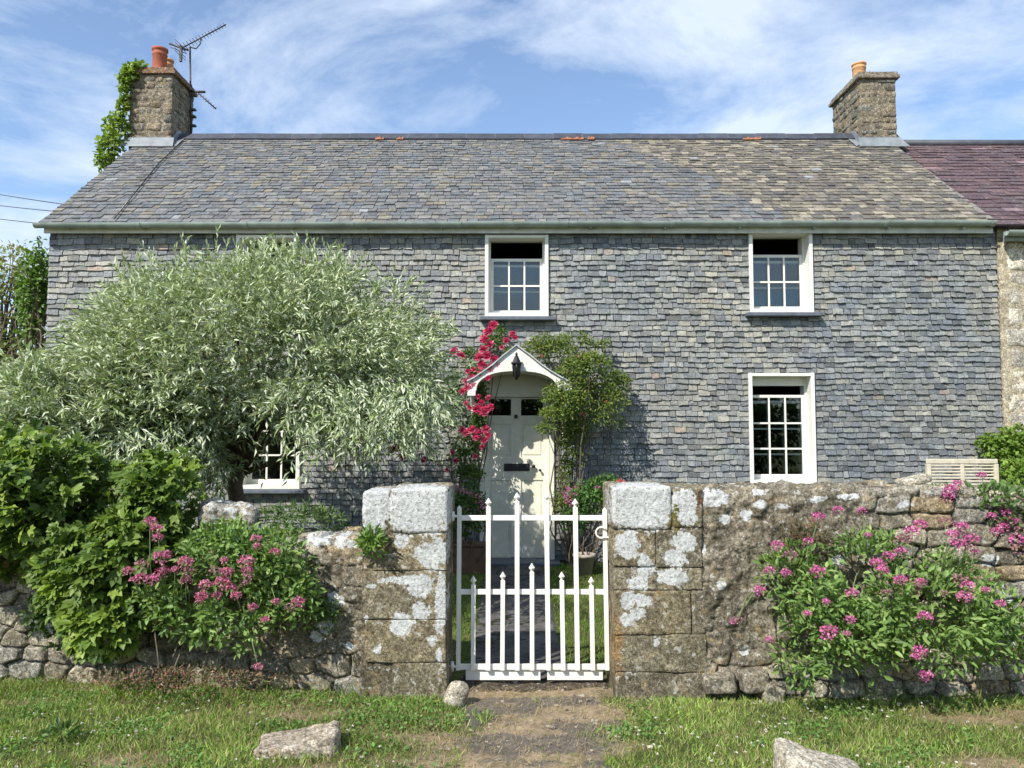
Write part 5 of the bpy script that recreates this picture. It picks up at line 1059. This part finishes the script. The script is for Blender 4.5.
# ------------------------------------------------------------------ grass
rs = np.random.RandomState(200)
def blades(n, x0, x1, y0, y1, hr, maskf, pal, seed, name, label, wdt=(.0026, .0058)):
    rs = np.random.RandomState(seed); x = rs.uniform(x0, x1, n); y = rs.uniform(y0, y1, n)
    keep = maskf(x, y, rs); x, y = x[keep], y[keep]; n = len(x); cl = fbm(x * 5, y * 5, 0, 3, seed)
    z = ground_z(x, y) - .006; h = rs.uniform(*hr, n) * (1 + .55 * cl)
    D = norm(np.stack([.55 * rs.randn(n), .55 * rs.randn(n), np.ones(n)], -1)); Nn = norm(rs.randn(n, 3) * np.array((1, 1, .2)))
    c_ = cols(rs, n, pal, .22) * (1 + .35 * fbm(x * 2.1, y * 2.1, 0, 2, 6) + .35 * fbm(x * 16, y * 16, 0, 3, 16))[:, None]
    dry = rs.rand(n) < .14 + .45 * dirt_mask(x, y) + .3 * np.clip(fbm(x * 2.3, y * 2.6, 0, 3, 40), 0, 1); c_[dry] = cols(rs, dry.sum(), [(.34, .27, .14), (.28, .22, .11), (.40, .33, .19)], .12)
    o = scatter(name, BLADE, np.stack([x, y, z], -1), D, Nn, h, rs.uniform(*wdt, n), c_, M_grass); tag(o, label, 'grass', kind='stuff'); return o
def mk(x, y, rs): d = dirt_mask(x, y); tm_ = (np.abs(x - .12) < .42 - .10 * (4.8 - y)) ; return (rs.rand(len(x)) > d * .88) & ((~tm_) | (rs.rand(len(x)) < .55 * (fbm(x * 7, y * 7, 0, 3, 23) > .12) + .04)) & (y < np.where(x < X(366, WY), WY + .05 - (x - X(366, WY)) * .145, WY - .01) + .0) & ((np.abs(x) > .62) | (y < 4.7))
GP = [(.19, .30, .05), (.28, .39, .08), (.12, .21, .035), (.40, .43, .17)]
vg = blades(150000, -3.7, 3.7, 3.35, 5.2, (.018, .050), mk, GP, 201, 'verge_grass', 'rough sunlit grass growing between the wall and the lane')
blades(14000, -3.6, 3.6, 4.0, 5.15, (.05, .12), lambda x, y, rs: mk(x, y, rs) & (fbm(x * 3, y * 3, 0, 2, 77) > .05 + .35 * (y < 4.45)), [(.17, .29, .05), (.23, .34, .07), (.13, .23, .04)], 202, 'tall_grass', 'longer tufts of grass along the foot of the walls', (.003, .005))
gl = lambda x, y, rs: ((x < -.30 + .05 * fbm(y * 3, y, 0, 2, 3)) | (x > .37 + .05 * fbm(y * 3, y, 5, 2, 3))) & (np.abs(x) < .35 + y * .25)
blades(75000, -2.2, 2.4, 5.2, 9.3, (.018, .04), gl, [(.12, .22, .03), (.16, .27, .04), (.10, .18, .025)], 203, 'lawn_grass', 'mown green lawn grass either side of the garden path', (.004, .007))
rs = np.random.RandomState(230); n = 26000; x = rs.uniform(-3.6, 3.6, n); y = rs.uniform(3.4, 4.8, n)
k_ = (fbm(x * 3.1, y * 3.6, 4, 3, 70) > .10) & (rs.rand(n) > dirt_mask(x, y) * .9) & mk(x, y, rs); x, y = x[k_], y[k_]; n = len(x)
cv = scatter('ground_weeds', LEAF, np.stack([x, y, ground_z(x, y) + .006 + .022 * rs.rand(n)], -1), norm(np.stack([rs.randn(n), rs.randn(n), .5 * np.abs(rs.randn(n))], -1)), norm(rs.randn(n, 3) * .35 + np.array((0, 0, 1))), rs.uniform(.010, .030, n), rs.uniform(.008, .018, n), cols(rs, n, [(.10, .22, .05), (.15, .29, .07), (.07, .16, .035), (.22, .33, .10)], .15), M_leaf)
tag(cv, 'small broad clover and plantain leaves spread through the verge', 'ground cover', kind='stuff')
# clover heads in the verge
n = 420; x = np.concatenate([rs.uniform(.65, 3.4, 320), rs.uniform(-2.8, -.5, 100)]); y = rs.uniform(3.45, 4.6, n); k_ = (fbm(x * 2.5, y * 2.5, 0, 2, 19) > -.1) & (dirt_mask(x, y) < .4); x, y = x[k_], y[k_]; V = []; 
P_ = []; D_ = []
for a, b in zip(x, y):
    d = norm(rs.randn(9, 3)); d[:, 2] = np.abs(d[:, 2]); P_.append(np.array((a, b, float(ground_z(np.array([a]), np.array([b]))[0]) + .035)) + d * .002); D_.append(d)
P_ = np.concatenate(P_); D_ = np.concatenate(D_); n = len(P_)
cl_ = scatter('clover_flowers', LEAF, P_, D_, norm(D_ + .5 * rs.randn(n, 3)), .0075, .006, cols(rs, n, [(.75, .73, .66), (.68, .64, .55)], .06), M_petal, vg); cl_['kind'] = 'stuff'
# pebbles and litter on the worn path
parts = []
for k in range(90):
    a, b = rs.uniform(-.45, .75), rs.uniform(3.45, 4.85); s_ = rs.uniform(.006, .022) * (1.4 if rs.rand() < .1 else 1)
    parts.append((*np_block((a, b, float(ground_z(np.array([a]), np.array([b]))[0]) + s_ * .2), (s_ * 1.5, s_, s_ * .6), k, s_ * .25, .001, .01), np.array((.36, .32, .26)) * rs.uniform(.7, 1.3)))
V, Fc, C_ = join(parts); tag(np_mesh('path_gravel', V, Fc, M_stone2, C_, None, smooth=True), 'scattered small gravel on the worn earth path', 'gravel', kind='stuff')
def straw():
    rs = np.random.RandomState(210); n = 22000; x = rs.uniform(-3.4, 3.4, n); y = rs.uniform(3.4, 4.9, n); k_ = rs.rand(n) < dirt_mask(x, y); x, y = x[k_], y[k_]; n = len(x)
    D = norm(np.stack([rs.randn(n), rs.randn(n), .12 * np.abs(rs.randn(n))], -1)); o = scatter('dry_litter', BLADE, np.stack([x, y, ground_z(x, y) + .008 + .006 * rs.rand(n)], -1), D, norm(np.stack([.2 * rs.randn(n), .2 * rs.randn(n), np.ones(n)], -1)), rs.uniform(.012, .045, n), .0028, cols(rs, n, [(.36, .27, .16), (.28, .20, .11), (.44, .35, .22)], .15), M_grass)
    tag(o, 'dry straw and leaf litter on the bare earth', 'litter', kind='stuff')
straw()
